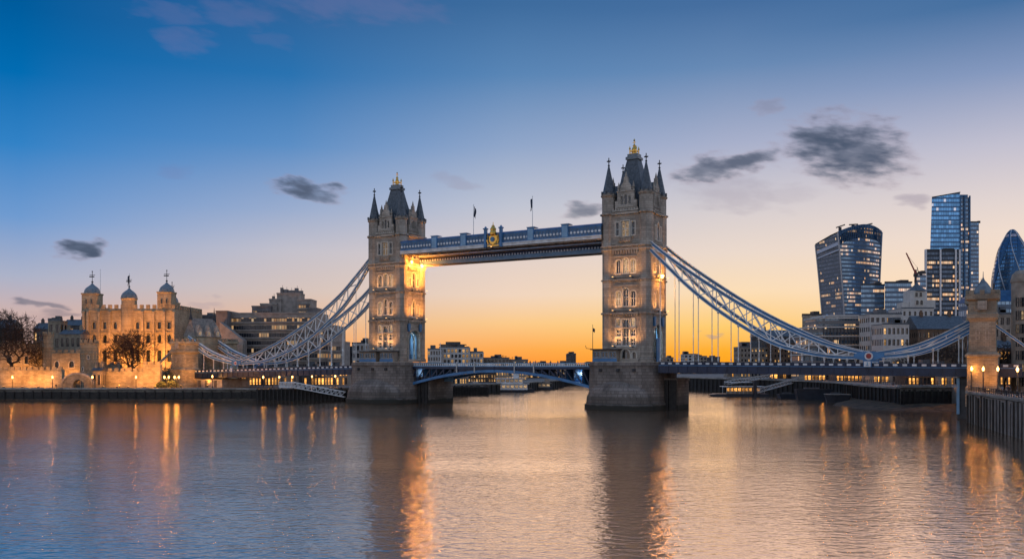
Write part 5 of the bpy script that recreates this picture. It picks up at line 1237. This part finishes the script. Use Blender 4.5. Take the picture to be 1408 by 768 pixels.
# passenger boats
def boat(label, px0, px1, Y, h1, h2, mat='white', rz=0, seed=1):
    L = (px1-px0)/FPX*Y; t = thing('passenger_boat', label, 'boat', (X((px0+px1)/2, Y), Y, 0), rz, 'passenger boats beyond the bridge'); w = L*.09
    b = MB(); rings = []
    for x, q in ((-.5,.35),(-.46,.8),(-.3,1),(.25,1),(.42,.6),(.5,.06)): rings.append([(x*L,-w*q*.8,-.3),(x*L,-w*q,1.0+(.5 if x > .3 else 0)),(x*L,w*q,1.0+(.5 if x > .3 else 0)),(x*L,w*q*.8,-.3)])
    b.loft(rings); b.build('hull', 'bargeblack', t)
    z = 1.0; x0, x1 = -.44*L, .34*L
    for lv, hh_ in enumerate((h1, h2)):
        if hh_ <= 0: continue
        n = int((x1-x0)/1.7); b = MB(); q = w*.86
        b.at(0,-q,z).panel([(x0,0),(x1,0),(x1,hh_),(x0,hh_)], [opening(x0+(x1-x0)*(i+.5)/n, hh_*.3, (x1-x0)/n*.78, hh_*.5) for i in range(n)], .15); b.at()
        b.box(x0,q-.1,z,x1,q,z+hh_); b.box(x0,-q+.01,z,x0+.1,q,z+hh_); b.box(x1-.1,-q+.01,z,x1,q,z+hh_); b.box(x0-.8,-q-.3,z+hh_,x1+.8,q+.3,z+hh_+.15); ca = b.build('cabin', mat, t)
        me = window_mesh(round((x1-x0)/n*.78,2), round(hh_*.5,2),'rect','soft_lit',0,0,0,'iron',depth=.15,f=.06)
        for i in range(min(n, 60)): link('window', me, ca, (x0+(x1-x0)*(i+.5)/n,-q,z+hh_*.3))
        z += hh_+.15; x0 += L*.08; x1 -= L*.1
    b = MB(); b.tube([(0,0,z),(0,0,z+3)], .08, 5); b.beam((-.8,0,z+2),(.8,0,z+2),.08,.08); b.cbox(x1*.6,0,z,2.4,w*1.1,1.9); b.build('wheelhouse', mat, t); return t
boat('two decked white passenger boat with lit cabin beyond the bridge', 674, 735, 385, 2.5, 2.3)
boat('smaller dark passenger boat moored beyond the white one', 738, 760, 420, 2.0, 0, 'tan_wall', 0, 2)
boat('long low boat moored at the far quay under the raised leaf', 628, 668, 372, 1.8, 0, 'pale_wall', 0, 3)
boat('small far boat right of the right pier', 952, 968, 450, 1.6, 0, 'pale_wall', 0, 4)
# pontoon pier on the right with gangways, barges
t = thing('pontoon_pier', 'floating pontoon pier with white canopy right of the right tower', 'pontoon', (X(1020,335), 335, 0), 0); w = 72/FPX*335
b = MB(); b.box(-w/2,-2,-.4,w/2,5,1.0); b.add([(-w/2,-2,-.4),(-w/2-3,0,.6),(-w/2,-2,1.0),(-w/2,5,1.0),(-w/2,5,-.4)], [(0,2,1),(2,3,1),(3,4,1)]); b.build('pontoon', 'bargeblack', t)
b = MB(); b.box(-w*.38,-1,3.6,w*.42,4,3.8); b.box(-w*.3,-.6,5.2,w*.2,3.4,5.35); b.build('canopy', 'white', t)
for i in range(11):
    b = MB(); b.cbox(-w*.38+w*.8*i/10,-.9,1.0,.14,.14,2.6); b.build('canopy_post', 'pale_wall', t)
b = MB(); b.panel([(-w*.3,1.0),(w*.35,1.0),(w*.35,3.59),(-w*.3,3.59)], [opening(-w*.3+w*.65*(i+.5)/9, 1.9, 1.2, 1.3) for i in range(9)], .1); b.build('shelter', 'tan_wall', t)
for i in range(9): link('window', window_mesh(1.2,1.3,'rect','shop_lit',0,0,0,'iron',depth=.1,f=.06), t, (-w*.3+w*.65*(i+.5)/9,0,1.9))
b = MB(); b.cbox(w*.22,-2.4,-2,1.1,1.1,8.0); b.build('mooring_pile', 'bargeblack', t)
def gang(label, p, q):
    p, q = Vector(p), Vector(q); t = thing('gangway', label, 'gangway', tuple(p)); d = q-p; s = Vector((-d.y, d.x, 0)).normalized()*1.2
    for k in (0, 1):
        b = MB(); o = s*k; b.beam(o, d+o, .18, .2); b.beam(o+Vector((0,0,1.3)), d+o+Vector((0,0,1.3)), .18, .18); n = 14
        for i in range(n): a, e = d*(i/n)+o, d*((i+1)/n)+o; b.beam(a, a+Vector((0,0,1.3)), .1, .1); b.beam(a, e+Vector((0,0,1.3)), .1, .1)
        b.build('side_truss', 'pale_wall', t)
    b = MB(); z = Vector((0,0,.1)); b.add([tuple(v) for v in (z, d+z, d+s+z, s+z)], [(0,1,2,3)]); b.build('walkway_floor', 'concrete', t)
gang('pale sloping gangway rising from the pontoon to the quay', (X(1042,332),332,1.4), (113,345,5.8)); gang('higher pale gangway behind the pontoon canopy', (X(1000,337),337,4.4), (110.5,374,6.6))
for i, (a, c, Y, hh_, lb) in enumerate(((1066,1092,318,1.5,'small dark barge beside the pontoon'),(1090,1138,305,3.6,'big black moored barge below the right roadway'),(1130,1163,284,2.6,'black barge with pale deck edge next to the big one'))):
    L = (c-a)/FPX*Y; t = thing('barge', lb, 'barge', (X((a+c)/2,Y), Y-3, 0), math.radians((0,-6,-14)[i]), 'barges at the right quay'); b = MB(); q = L/2
    b.loft([[(-q,-2,hh_),(-q+.8,-1.8,-.4),(-q+.8,1.8,-.4),(-q,2,hh_)],[(q,-2,hh_),(q-.8,-1.8,-.4),(q-.8,1.8,-.4),(q,2,hh_)]]); b.build('hull', 'bargeblack', t)
    b = MB(); b.box(-q,-2.1,hh_+.003,q,-1.7,hh_+.2); b.box(-q,1.7,hh_+.003,q,2.1,hh_+.2); b.build('gunwale', ('iron','iron','concrete')[i], t)
    b = MB(); b.box(-q*.5,-1.2,hh_+.003,q*.3,1.2,hh_+.6); b.build('hatch', 'dark_wall', t)
# ------------------------------------------------------------------ the city on the right
M['f_curve'] = facade('curved_tower_glass', (.20,.34,.50), 1.5, 3.9, .10, .3, .8, (.10,.14,.19), .75, .16, .2, .5)
M['f_curve_side'] = facade('curved_tower_fins', (.24,.30,.38), 1.5, 3.9, .06, .05, .8, (.14,.15,.165), .5, .25, .34, .45)
M['f_wedge'] = facade('wedge_tower_glass', (.13,.33,.58), 2.4, 4.2, .10, .08, .36, (.06,.15,.28), .85, .1, .1, .34, (1,.72,.42))
M['f_dark'] = facade('dark_tower_glass', (.075,.115,.17), 1.5, 4.0, .08, .38, .85, (.02,.028,.04), .6, .12, .16, .45)
M['f_slab'] = facade('banded_tower_glass', (.16,.28,.42), 1.8, 4.0, .10, .22, .8, (.17,.20,.245), .6, .15, .12, .5)
M['f_block'] = facade('block_glass', (.17,.28,.40), 1.6, 3.8, .05, .28, .8, (.10,.135,.18), .7, .16, .16, .45)
M['f_egg'] = facade('egg_tower_glass', (.08,.19,.33), 2.2, 4.0, .14, .05, .45, (.03,.06,.10), .8, .1, .14, .3, (1,.78,.6))
M['f_office'] = facade('office_strip_glass', (.11,.16,.21), 1.1, 3.1, .24, .4, .8, (.16,.155,.15), .5, .14, .16, .42)
M['f_shop'] = facade('lit_shopfront_glass', (.05,.05,.05), 1.3, 3.0, .62, .2, 1.3, (.04,.035,.03), .2, .2, .2, .2, (1,.48,.14))
M['silver'] = plain('silver_cladding', (.42,.44,.47), .35, .6, .1)
M['deep_blue'] = plain('deep_blue_cladding', (.03,.09,.18), .3, .5, .2)

# tower that widens to a curved top
YT = 900; def_z = lambda py: Z(py, YT)
gx = lambda px: X(px, YT)
t = thing('skyscraper', 'glass tower flaring wider towards its arched roof', 'skyscraper', (gx(1172), YT, 6)); ox, oy = gx(1172), YT
NR = 14
def sec(v):   # plan at height fraction v
    s = v**1.5
    q = [(1134-13*s, 34-4*s), (1164-12*s, -4-8*s), (1206+6.5*s, 20-2*s), (1178, 62)]
    return [(X(p_, YT+d_)-ox, d_) for p_, d_ in q]
YC = curve([(0,322),(.2,315.8),(.45,310.8),(.65,309.4),(.85,311.3),(1,315.5)], 30); YB = curve([(0,331),(.3,320),(.6,313.5),(1,312.5)], 30)
zc = lambda u: def_z(interp(YC, u))-6
zb = lambda u: def_z(interp(YB, u))-6
b = MB(); cols = 10
def facepts(i, j, v, u, top):
    P4 = sec(v); p, q = P4[i], P4[j]; return (p[0]+(q[0]-p[0])*u, p[1]+(q[1]-p[1])*u-(6*math.sin(PI*u) if i == 1 else 0), top*v)
for i, j, mt, tops in ((0,1,1,lambda u: def_z(331-9*u)-6), (1,2,0,lambda u: zc(u)), (2,3,1,lambda u: def_z(315.5-3*u)-6), (3,0,1,lambda u: zb(1-u))):
    b.loft([[facepts(i, j, r/NR, c/cols, tops(c/cols)) for c in range(cols+1)] for r in range(NR+1)], mt, False, False, False)
b.build('glass_facade', ['f_curve','f_curve_side'], t)
b = MB(); pts = []
for q in range(11):
    u = q/10; f_ = facepts(1,2,1,u,zc(u)); bk = facepts(0,3,1,u,zb(u))
    pts.append((f_, bk))
b.loft([[(p[0][0],p[0][1]-.6,p[0][2]-3) for p in pts],[(p[0][0],p[0][1]-.6,p[0][2]+1) for p in pts],[((p[0][0]*2+p[1][0])/3,(p[0][1]*2+p[1][1])/3,(p[0][2]*2+p[1][2])/3+1.6) for p in pts],[(p[1][0],p[1][1],p[1][2]+1) for p in pts],[(p[1][0],p[1][1],p[1][2]-3) for p in pts]], 0, False, False, False)
A, Bq, C, D = sec(1)
b.build('arched_roof', ['deep_blue'], t)
b = MB()
for q in range(26):   # vertical fins of the crown
    u = (q+.5)/26; p = facepts(1,2,1,u,zc(u)); p0 = facepts(1,2,.915,u,zc(u)); b.beam((p0[0],p0[1]-.7,p0[2]),(p[0],p[1]-.7,p[2]+.6),.8,1.0)
b.build('crown_fins', 'deep_blue', t)
b = MB()
for w_, (a_, h0, h1) in enumerate(((.93,0,1),(.885,0,1))):
    p = facepts(0,1,a_,.04,def_z(330)-6); q = facepts(0,1,a_,.98,def_z(324)-6); b.beam((p[0],p[1]-.9,p[2]),(q[0],q[1]-.9,q[2]),1.4,(3.4,1.4)[w_])
b.build('sky_garden_band', 'silver', t)
for i, px in ((0,'a'),(1,'b'),(2,'c')):
    P_ = [sec(r/NR)[i] for r in range(NR+1)]; tp = (def_z(331)-6, zc(0), zc(1))[i]
    b = MB(); b.tube([(p[0], p[1]-.3, tp*r/NR) for r, p in enumerate(P_)], .9, 5); b.build('corner_mullion', 'silver', t)
for q, px in enumerate((1158,1176,1196)):
    b = MB(); z = def_z((313,309,310)[q])-6; b.beam((gx(px)-ox-4, 6, z+1),(gx(px)-ox+5, 6, z+(4,1.5,3)[q]), 1, 1.2); b.cbox(gx(px)-ox, 6, z-4, 2.4, 2.4, 5.4); b.build('roof_crane', 'iron', t)

def tower_box(name, label, px0, px1, ytop, Y, dep, mat, slant=(0, 0), sidepx=0, cap=True, group=None, ytop1=None, cat='skyscraper'):
    """glass block; slant = change of left/right edge px from top to bottom; sidepx>0 shows a right side, <0 a left one"""
    xc = X((px0+px1)/2, Y); t = thing(name, label, cat, (xc, Y, 6), 0, group); f = lambda p: X(p, Y)-xc; back = lambda p: X(p, Y+dep)-xc
    z0, z1 = Z(ytop, Y)-6, Z(ytop if ytop1 is None else ytop1, Y)-6; b = MB(); sx = sidepx/FPX*Y
    lo = [(f(px0+slant[0]),0,0),(f(px1+slant[1]),0,0),(f(px1+slant[1])+sx*(sidepx > 0),dep,0),(back(px0+slant[0]),dep,0)]
    hi = [(f(px0),0,z0),(f(px1),0,z1),(f(px1)+sx*(sidepx > 0),dep,z1),(back(px0),dep,z0)]
    b.loft([lo, hi]); b.build('glass_facade', mat, t)
    if cap:
        b = MB(); w = f(px1)-f(px0); c = .25
        pp = [(f(px0)-c,-c,z0),(f(px1)+c,-c,z1),(f(px1)+sx*(sidepx > 0)+c,dep+c,z1),(back(px0)-c,dep+c,z0)]
        b.loft([pp, [(x, y, z+1.0) for x, y, z in pp]]); b.cbox((back(px0)-f(px0))*.5+w*.12, dep*.45, min(z0,z1)+.9, w*.3, dep*.3, 2.2); b.build('roof_edge', 'iron', t)
    return t
wt = tower_box('skyscraper', 'tallest blue glass wedge tower, leaning left edge', 1281.5, 1320, 272, 850, 40, 'f_wedge', (-9,0), 0, True, None, 265)
b = MB(); f = lambda p: X(p,850)-X((1281.5+1320)/2,850)
b.box(f(1320)+.02,1,0,f(1333.5),36,Z(271,850)-6); b.build('stair_core', 'f_slab', wt)
b = MB()
for p in (1320.3,1326.5,1333.5): b.cbox(f(p),.2,0,1.2,1.2,Z(269,850)-6)
b.cbox((f(1320)+f(1333))/2,5,Z(271,850)-6,f(1333)-f(1320)-2,8,2.6); b.build('steel_mast', 'deep_blue', wt)
b = MB()
for k in range(1, 7):
    q = k/7; zz = (Z(272,850)-6)*q; b.box(f(1281.5-9*(1-q)),-.5,zz-.35,f(1320),-.02,zz+.35)
b.build('floor_band', 'deep_blue', wt)
tower_box('skyscraper', 'banded grey glass slab against the right side of the wedge tower', 1334.5, 1346, 305.5, 870, 34, 'f_slab')
dt = tower_box('skyscraper', 'dark bronze glass tower with pale corner piers before the wedge tower', 1273, 1318.5, 344, 780, 30, 'f_dark', (0,0), 0)
for p in (1272.5,1292.5,1313.5,1318.8):
    b = MB(); b.cbox(X(p,780)-X(1295.75,780),-.4,0,1.5,1.6,Z(343,780)-6); b.build('corner_pier', 'silver', dt)
# egg shaped tower
YE = 900; t = thing('skyscraper', 'egg shaped glass tower with dark spiral bands at the right edge', 'skyscraper', (X(1392,YE+20), YE+20, 6))
PR = [(416,25.6),(396,25.7),(374,24.5),(356,21.6),(340,17.8),(332,14.6),(324,10.4),(317,6.6),(313,3.2),(311,.6)]
prof = [(25*YE/FPX, 0)]+[(w_*YE/FPX, Z(y_, YE)-6) for y_, w_ in PR]
cv = curve([(z, r) for r, z in prof], 40); b = MB(); b.lathe([(max(.05, r), z) for z, r in cv], 36); b.build('glass_shell', 'f_egg', t)
for k in range(6):
    b = MB(); ring = []
    for z, r in cv[:-2]:
        a = -PI/2+k*PI/3+z/60.0; ring.append([((r+.35)*math.cos(a+d_), (r+.35)*math.sin(a+d_), z) for d_ in (-.15,-.05,.05,.15)])
    b.loft(ring, 0, False, False, False); b.build('spiral_band', 'deep_blue', t)
    b = MB(); b.tube([((r+.3)*math.cos(-PI/2+k*PI/3+.5-z/60.0), (r+.3)*math.sin(-PI/2+k*PI/3+.5-z/60.0), z) for z, r in cv[:-2]], .5, 5); b.build('spiral_rib', 'silver', t)
tower_box('office_block', 'blue glass office block with a lit storey, left of a matching pair', 1184, 1216, 392, 700, 30, 'f_block', cat='office block', group='glass office blocks')
tower_box('office_block', 'blue glass office block with lit storeys, front of the pair near the crane', 1216.5, 1254, 388.5, 690, 30, 'f_block', sidepx=1.5, cat='office block', group='glass office blocks')
tower_box('office_block', 'plain tan block left of the flaring tower', 1103, 1130, 433, 600, 25, 'tan_wall', cat='office block', cap=True)
tower_box('office_block', 'grey block under construction below the crane', 1257, 1273, 376, 720, 20, 'f_slab', cat='office block')
tower_box('office_block', 'dark glass block behind the right turret', 1318, 1350, 421, 420, 18, 'f_dark', cat='office block')
# crane
t = thing('tower_crane', 'tower crane with raised jib on the skyline', 'crane', (X(1259,710), 710, Z(386,710)))
b = MB(); b.beam((0,0,-6),(0,0,9),1.3,1.3); b.cbox(0,0,3.5,2.6,2.4,2.2); b.build('mast', 'iron', t)
b = MB(); q = Vector((X(1246,710)-X(1259,710),0,22)); n = 9
for o in (Vector((.5,.5,0)), Vector((.5,-.5,0)), Vector((-.2,0,.9))): b.beam(Vector((0,0,5))+o, q+o*.5, .6, .6)
for i in range(n): b.beam(Vector((.5,.5 if i % 2 else -.5,5)).lerp(q, i/n), Vector((-.2,0,5.9)).lerp(q, (i+1)/n), .4, .4)
b.build('jib', 'red', t)
b = MB(); b.beam((0,0,5),(4.5,0,6.2),.7,.6); b.cbox(4.2,0,4.2,1.8,1.4,2.2); b.beam((2.5,0,5.5),(1.2,0,11),.45,.45); b.beam((1.2,0,11),tuple(q*.9+Vector((0,0,1))),.14,.14); b.build('counter_jib', 'iron', t)

# curved glass offices on the riverside
YO = 345; t = thing('curved_offices', 'rounded glass offices with white floor edges behind the right roadway', 'office block', (X(1180,YO), YO, 6)); ox = X(1180,YO)
def rr_(x0, x1, dep, r, n=10, off=0):
    return [(x0-off+(r-(r)*math.cos(PI/2*i/n)), -off+(r-r*math.sin(PI/2*i/n))) for i in range(n+1)]+[(x1+off,-off),(x1+off,dep+off),(x0-off,dep+off)]
zt_ = lambda py: Z(py,YO)-6; fl = [(498,1106,1248),(485,1108,1247),(472.5,1111,1246),(460,1117,1246),(447.5,1126,1240),(437,1136,1228)]
b0 = 0
for i, (yy, p0, p1) in enumerate(fl):
    z1 = zt_(yy-11.5 if i < 5 else 433); z0 = zt_(yy) if i else -2
    b = MB(); b.prism(rr_(X(p0,YO)-ox, X(p1,YO)-ox, 16, 4.5), z0, z1-.5); w_ = b.build('window', 'f_office', t)
    b = MB(); b.prism(rr_(X(p0,YO)-ox, X(p1,YO)-ox, 16, 4.5, off=.5), z1-.5, z1+.05); b.build('floor_edge', 'pale_wall', t)
b = MB()
for i in range(24):
    x = X(1118,YO)-ox+4+i*(X(1244,YO)-X(1118,YO)-5)/23; b.cbox(x,-.25,0,.3,.4,zt_(448))
b.build('mullion', 'dark_wall', t)
b = MB(); b.loft([[(X(1130,YO)-ox+q*.4,1,zt_(437)),(X(1130,YO)-ox+3+q,1.5,zt_(433)),(X(1141,YO)-ox,3,zt_(431)),(X(1141,YO)-ox,8,zt_(437))] for q in (0,.4)]); b.build('roof_sail', 'silver', t)
bpx('office_block', 'cream riverside wing stepping down from the curved offices', 'office block', 1214, 1250, 446, 312, 6, 10, wall='pale_wall', floors=5, bays=6, lit=.35, seed=201, ww=.6, wh=.55)
bpx('office_block', 'cream upper terrace wing with lit balconies above the curved offices', 'office block', 1196, 1240, 432, 330, 6, 10, wall='pale_wall', floors=7, bays=6, lit=.3, seed=202, ww=.6, wh=.5)
# older white building with hat roof turret
t = bpx('white_building', 'old white stone building with corner turret and dark hat roof', 'building', 1240, 1284, 424, 400, 6, 14, wall='pale_wall', floors=8, bays=6, lit=.08, seed=203, ww=.42, wh=.5)
wx = lambda p: X(p,400)-X(1262,400)
b = MB(); b.cbox(wx(1263),4,Z(424,400)-6,X(1280,400)-X(1258,400),7,Z(399,400)-Z(424,400)); b.cbox(wx(1274),5,Z(424,400)-6,9,8,Z(412,400)-Z(424,400)); b.cbox(wx(1250),4,Z(424,400)-6,5,6,Z(415,400)-Z(424,400)); tu = b.build('turret', 'pale_wall', t)
b = MB(); r_ = 4.2; b.lathe([(r_*1.1,Z(399.5,400)-6),(r_,Z(398,400)-6),(r_*.55,Z(394,400)-6),(r_*.2,Z(390,400)-6),(.1,Z(386,400)-6)], 8, wx(1266), 4); b.build('hat_roof', 'slate', tu)
for p, yy in ((1260,405),(1266,405),(1261,416),(1267,416)): link('window', window_mesh(1.3,2.2,'round','glass',1,0,.2,'iron',depth=.06), tu, (wx(p)+.2,.5-.06,Z(yy+3,400)-6))
bpx('brick_range', 'long brown brick range with pitched roof behind the right chain', 'terrace', 1262, 1330, 452, 318, 6, 12, wall='brick', floors=5, bays=11, lit=.12, roof='gable', rh=5, seed=204, ww=.4, wh=.5)
bpx('office_block', 'long low brown riverside flats left of the curved offices', 'flats', 1018, 1066, 477, 400, 6, 12, wall='tan_wall', floors=6, bays=10, lit=.35, seed=205, ww=.5, wh=.5)
bpx('office_block', 'taller brown riverside flats beside the curved offices', 'flats', 1064, 1110, 471, 390, 6, 12, wall='brick', floors=7, bays=10, lit=.35, seed=206, ww=.5, wh=.5)
bpx('office_block', 'set back dark range with gabled roof above the riverside flats', 'flats', 1040, 1112, 462, 470, 6, 12, wall='dark_wall', floors=8, bays=12, lit=.12, seed=207, roof='gable', rh=3.5)
# lit arcades under the right roadway
for i, (a, c, Y, wm, lb) in enumerate(((1000,1052,415,'tan_wall','dim brown riverside arcade behind the pontoon'),(1052,1106,374,'brick','lit arcade behind the pontoon gangway'),(1106,1150,336,'tan_wall','lit orange arcade below the curved offices, left end'),(1150,1196,320,'dark_wall','lit orange arcade below the curved offices, middle'),(1196,1244,302,'tan_wall','lit orange arcade below the curved offices, right end'),(1244,1290,268,'brick','brown lit arcade behind the quay lamps'),(1290,1330,266,'tan_wall','pale lit arcade beside the right shore pier'))):
    bpx('arcade', lb, 'arcade', a, c, 506, Y, 6, 7, wall=wm, floors=2, bays=9, lit=.8, seed=300+i, ww=.76, wh=.84, litmat='shop_lit', skip=.1, side=False, group='lit arcades under the right roadway')
# buildings behind the right turret
t = thing('dome_offices', 'blue glass offices with dark curved roof below the egg shaped tower', 'office block', (X(1376,330), 330, 6)); ox = X(1376,330); xx = lambda p: X(p,330)-ox
b = MB(); b.box(xx(1344),0,0,xx(1418),14,Z(414,330)-6); b.build('glass_facade', 'f_block', t)
b = MB(); b.loft([[(xx(1344)-.5,-.5,Z(414,330)-6),(xx(1348),0,Z(407,330)-6),(xx(1358),1,Z(401,330)-6),(xx(1376),2,Z(398,330)-6),(xx(1418),2,Z(398,330)-6),(xx(1418),-.5,Z(414,330)-6)],[(xx(1344)-.5,14,Z(414,330)-6),(xx(1348),14,Z(407,330)-6),(xx(1358),14,Z(401,330)-6),(xx(1376),14,Z(398,330)-6),(xx(1418),14,Z(398,330)-6),(xx(1418),14,Z(414,330)-6)]]); b.build('curved_roof', 'deep_blue', t)
b = MB(); b.tube([(xx(1376),5,Z(399,330)-6),(xx(1376),5,Z(388,330)-6)],.25,5); b.build('roof_mast', 'iron', t)
bpx('office_block', 'tan stone offices with framed windows right of the turret', 'office block', 1366, 1398, 432, 262, 6, 10, wall='tan_wall', floors=6, bays=4, lit=.25, seed=210, ww=.62, wh=.62)
bpx('cafe', 'glowing orange cafe front behind the lit bare trees', 'cafe', 1370, 1396, 478, 246, 6, 8, wall='brick', floors=3, bays=5, lit=.95, seed=211, ww=.66, wh=.66, litmat='shop_lit', roof='gable', rh=2.2)
t = thing('corner_building', 'tan rounded corner building cut by the right edge', 'building', (X(1412,206), 206, 6)); r_ = 19/FPX*206
b = MB(); zz = Z(372,206)-6; b.lathe([(r_,-.5),(r_,zz*.9),(r_*1.05,zz*.905),(r_*1.05,zz*.93)], 24); b.lathe([(r_*1.02,zz*.93),(r_*.95,zz*.97),(r_*.7,zz),(.1,zz+.3)], 24); b.build('wall', 'tan_wall', t)
b = MB(); b.box(0,-r_+.6,-.5,14,r_,zz*.93); b.build('rear_wing', 'tan_wall', t)
for fl_ in range(7):
    for i in range(7):
        a = -PI/2-1.15+i*.33; b = None
        link('window', window_mesh(.75,2.1,'rect','soft_lit' if (fl_*5+i*3) % 4 == 0 else 'glass',0,1,0,'iron',depth=.1,f=.07), t, ((r_+.02)*math.cos(a), (r_+.02)*math.sin(a), 1.2+fl_*3.05), a+PI/2)

# ------------------------------------------------------------------ people
def person_mesh(seed, coat, stride):
    r = random.Random(seed); b = bmesh.new(); sk = b.verts.layers.skin.verify()
    J = {'pel':((0,0,.93),.14),'bel':((0,0,1.1),.135),'che':((0,0,1.36),.165),'nec':((0,-.01,1.5),.065),'chin':((0,-.03,1.58),.085),'head':((0,-.02,1.68),.105),'crown':((0,0,1.77),.075)}
    for s, n in ((-1,'l'),(1,'r')):
        f = stride*s
        J['hip'+n] = ((s*.1,0,.88),.11); J['kne'+n] = ((s*.105,-.18*f,.49),.075); J['ank'+n] = ((s*.105,-.05-.28*f if f > 0 else .1-.32*f*.6,.09),.05); J['toe'+n] = ((s*.12,J['ank'+n][0][1]-.17,.04),.042)
        J['sho'+n] = ((s*.2,0,1.43),.075); J['elb'+n] = ((s*.26,.06+.1*f,1.15),.055); J['wri'+n] = ((s*.25,-.06+.2*f,.92),.038); J['han'+n] = ((s*.25,-.09+.22*f,.83),.042)
    V = {}
    for k, (p, q) in J.items(): V[k] = b.verts.new(p); V[k][sk].radius = (q, q*.85)
    V['pel'][sk].use_root = True
    ch = [('pel','bel'),('bel','che'),('che','nec'),('nec','chin'),('chin','head'),('head','crown')]
    for n in 'lr': ch += [('pel','hip'+n),('hip'+n,'kne'+n),('kne'+n,'ank'+n),('ank'+n,'toe'+n),('che','sho'+n),('sho'+n,'elb'+n),('elb'+n,'wri'+n),('wri'+n,'han'+n)]
    for p, q in ch: b.edges.new((V[p], V[q]))
    me = bpy.data.meshes.new('body'); b.to_mesh(me); b.free()
    o = bpy.data.objects.new('tmp', me); COL.objects.link(o); o.modifiers.new('s', 'SKIN'); m_ = o.modifiers.new('u', 'SUBSURF'); m_.levels = 1; m_.render_levels = 1
    dg = bpy.context.evaluated_depsgraph_get(); out = bpy.data.meshes.new_from_object(o.evaluated_get(dg)); bpy.data.objects.remove(o); bpy.data.meshes.remove(me)
    out.name = 'body'; out.materials.clear()
    for mt in (coat, 'skin', 'coat'): out.materials.append(M[mt])
    for p in out.polygons:
        z = p.center.z; p.material_index = 1 if (z > 1.52 and z < 1.72 and p.center.y < -.03) or (z < .9 and abs(p.center.x) > .19) else (2 if z < .85 or z >= 1.66 else 0); p.use_smooth = True
    return out
PM = [person_mesh(i, ('coat','coat2','coat3')[i % 3], (.15,.75,.45,.9)[i % 4]) for i in range(4)]
def person(label, x, y, z, rz, k, group):
    o = link('person', PM[k % 4], None, (x, y, z), rz); tag(o, label, 'person', group)
for i, (px, txt) in enumerate(((729,'dark coated pedestrian on the raised leaf just right of the bascule joint'),(736.5,'pedestrian on the raised leaf, second right of the bascule joint'),(744,'pedestrian walking alone on the raised leaf, left of a close pair'),(750,'left one of the close pair of pedestrians on the raised leaf'),(757,'right one of the close pair of pedestrians on the raised leaf'),(767,'pedestrian right of the close pair on the raised leaf'),(778,'pedestrian on the raised leaf nearest the right tower'))):
    k_ = (px-704)/FPX; ly = -5.3; lx = (k_*(BM[1]+ly*math.cos(TH))-BM[0]+ly*math.sin(TH))/(math.cos(TH)-k_*math.sin(TH)); p = BP(lx, ly, 11.5); person(txt, p[0], p[1], p[2], (.6, -2.4)[i % 2], i, 'pedestrians on the bridge')
r = random.Random(4)
QL = ['just right of the quay corner','leaning at the corner railing','beside the first quay lamp','between the first two quay lamps','chatting near the second quay lamp','in a brown coat past the second quay lamp','under the bare lit trees','strolling by the third quay lamp','left of the brightest quay lamp','near the right edge of the quay','at the railing before the cafe','walking away from the river','by the foot of the right turret','behind the crowd at the turret']
for i, q in enumerate(QL):
    y = 184-i*3.1 if i < 11 else 186+(i-11)*1.5; xe = 96.4-(187.4-min(y,187))*.2975; person('pedestrian on the right quay '+q, xe+(1.2+1.8*r.random() if i < 11 else 4+i*.4), y, 6.0+.02 if i >= 11 else 6.02, r.uniform(0, 6), i, 'pedestrians on the right quay')
for i, (px, Y, q) in enumerate(((77,308.6,'beside the lamp left of the low stone arch'),(164,309,'alone before the curtain wall'),(214,308.5,'near the end of the curtain wall'),(236,307,'under the twin globe lamps'),(375,306,'on the jetty side of the left waterfront'),(394,308,'between the waterfront lamps under the roadway'),(418,316,'by the head of the gangway'))):
    person('pedestrian on the left wharf '+q, X(px,Y), Y, 3.62, r.uniform(0, 6), i, 'pedestrians on the left wharf')
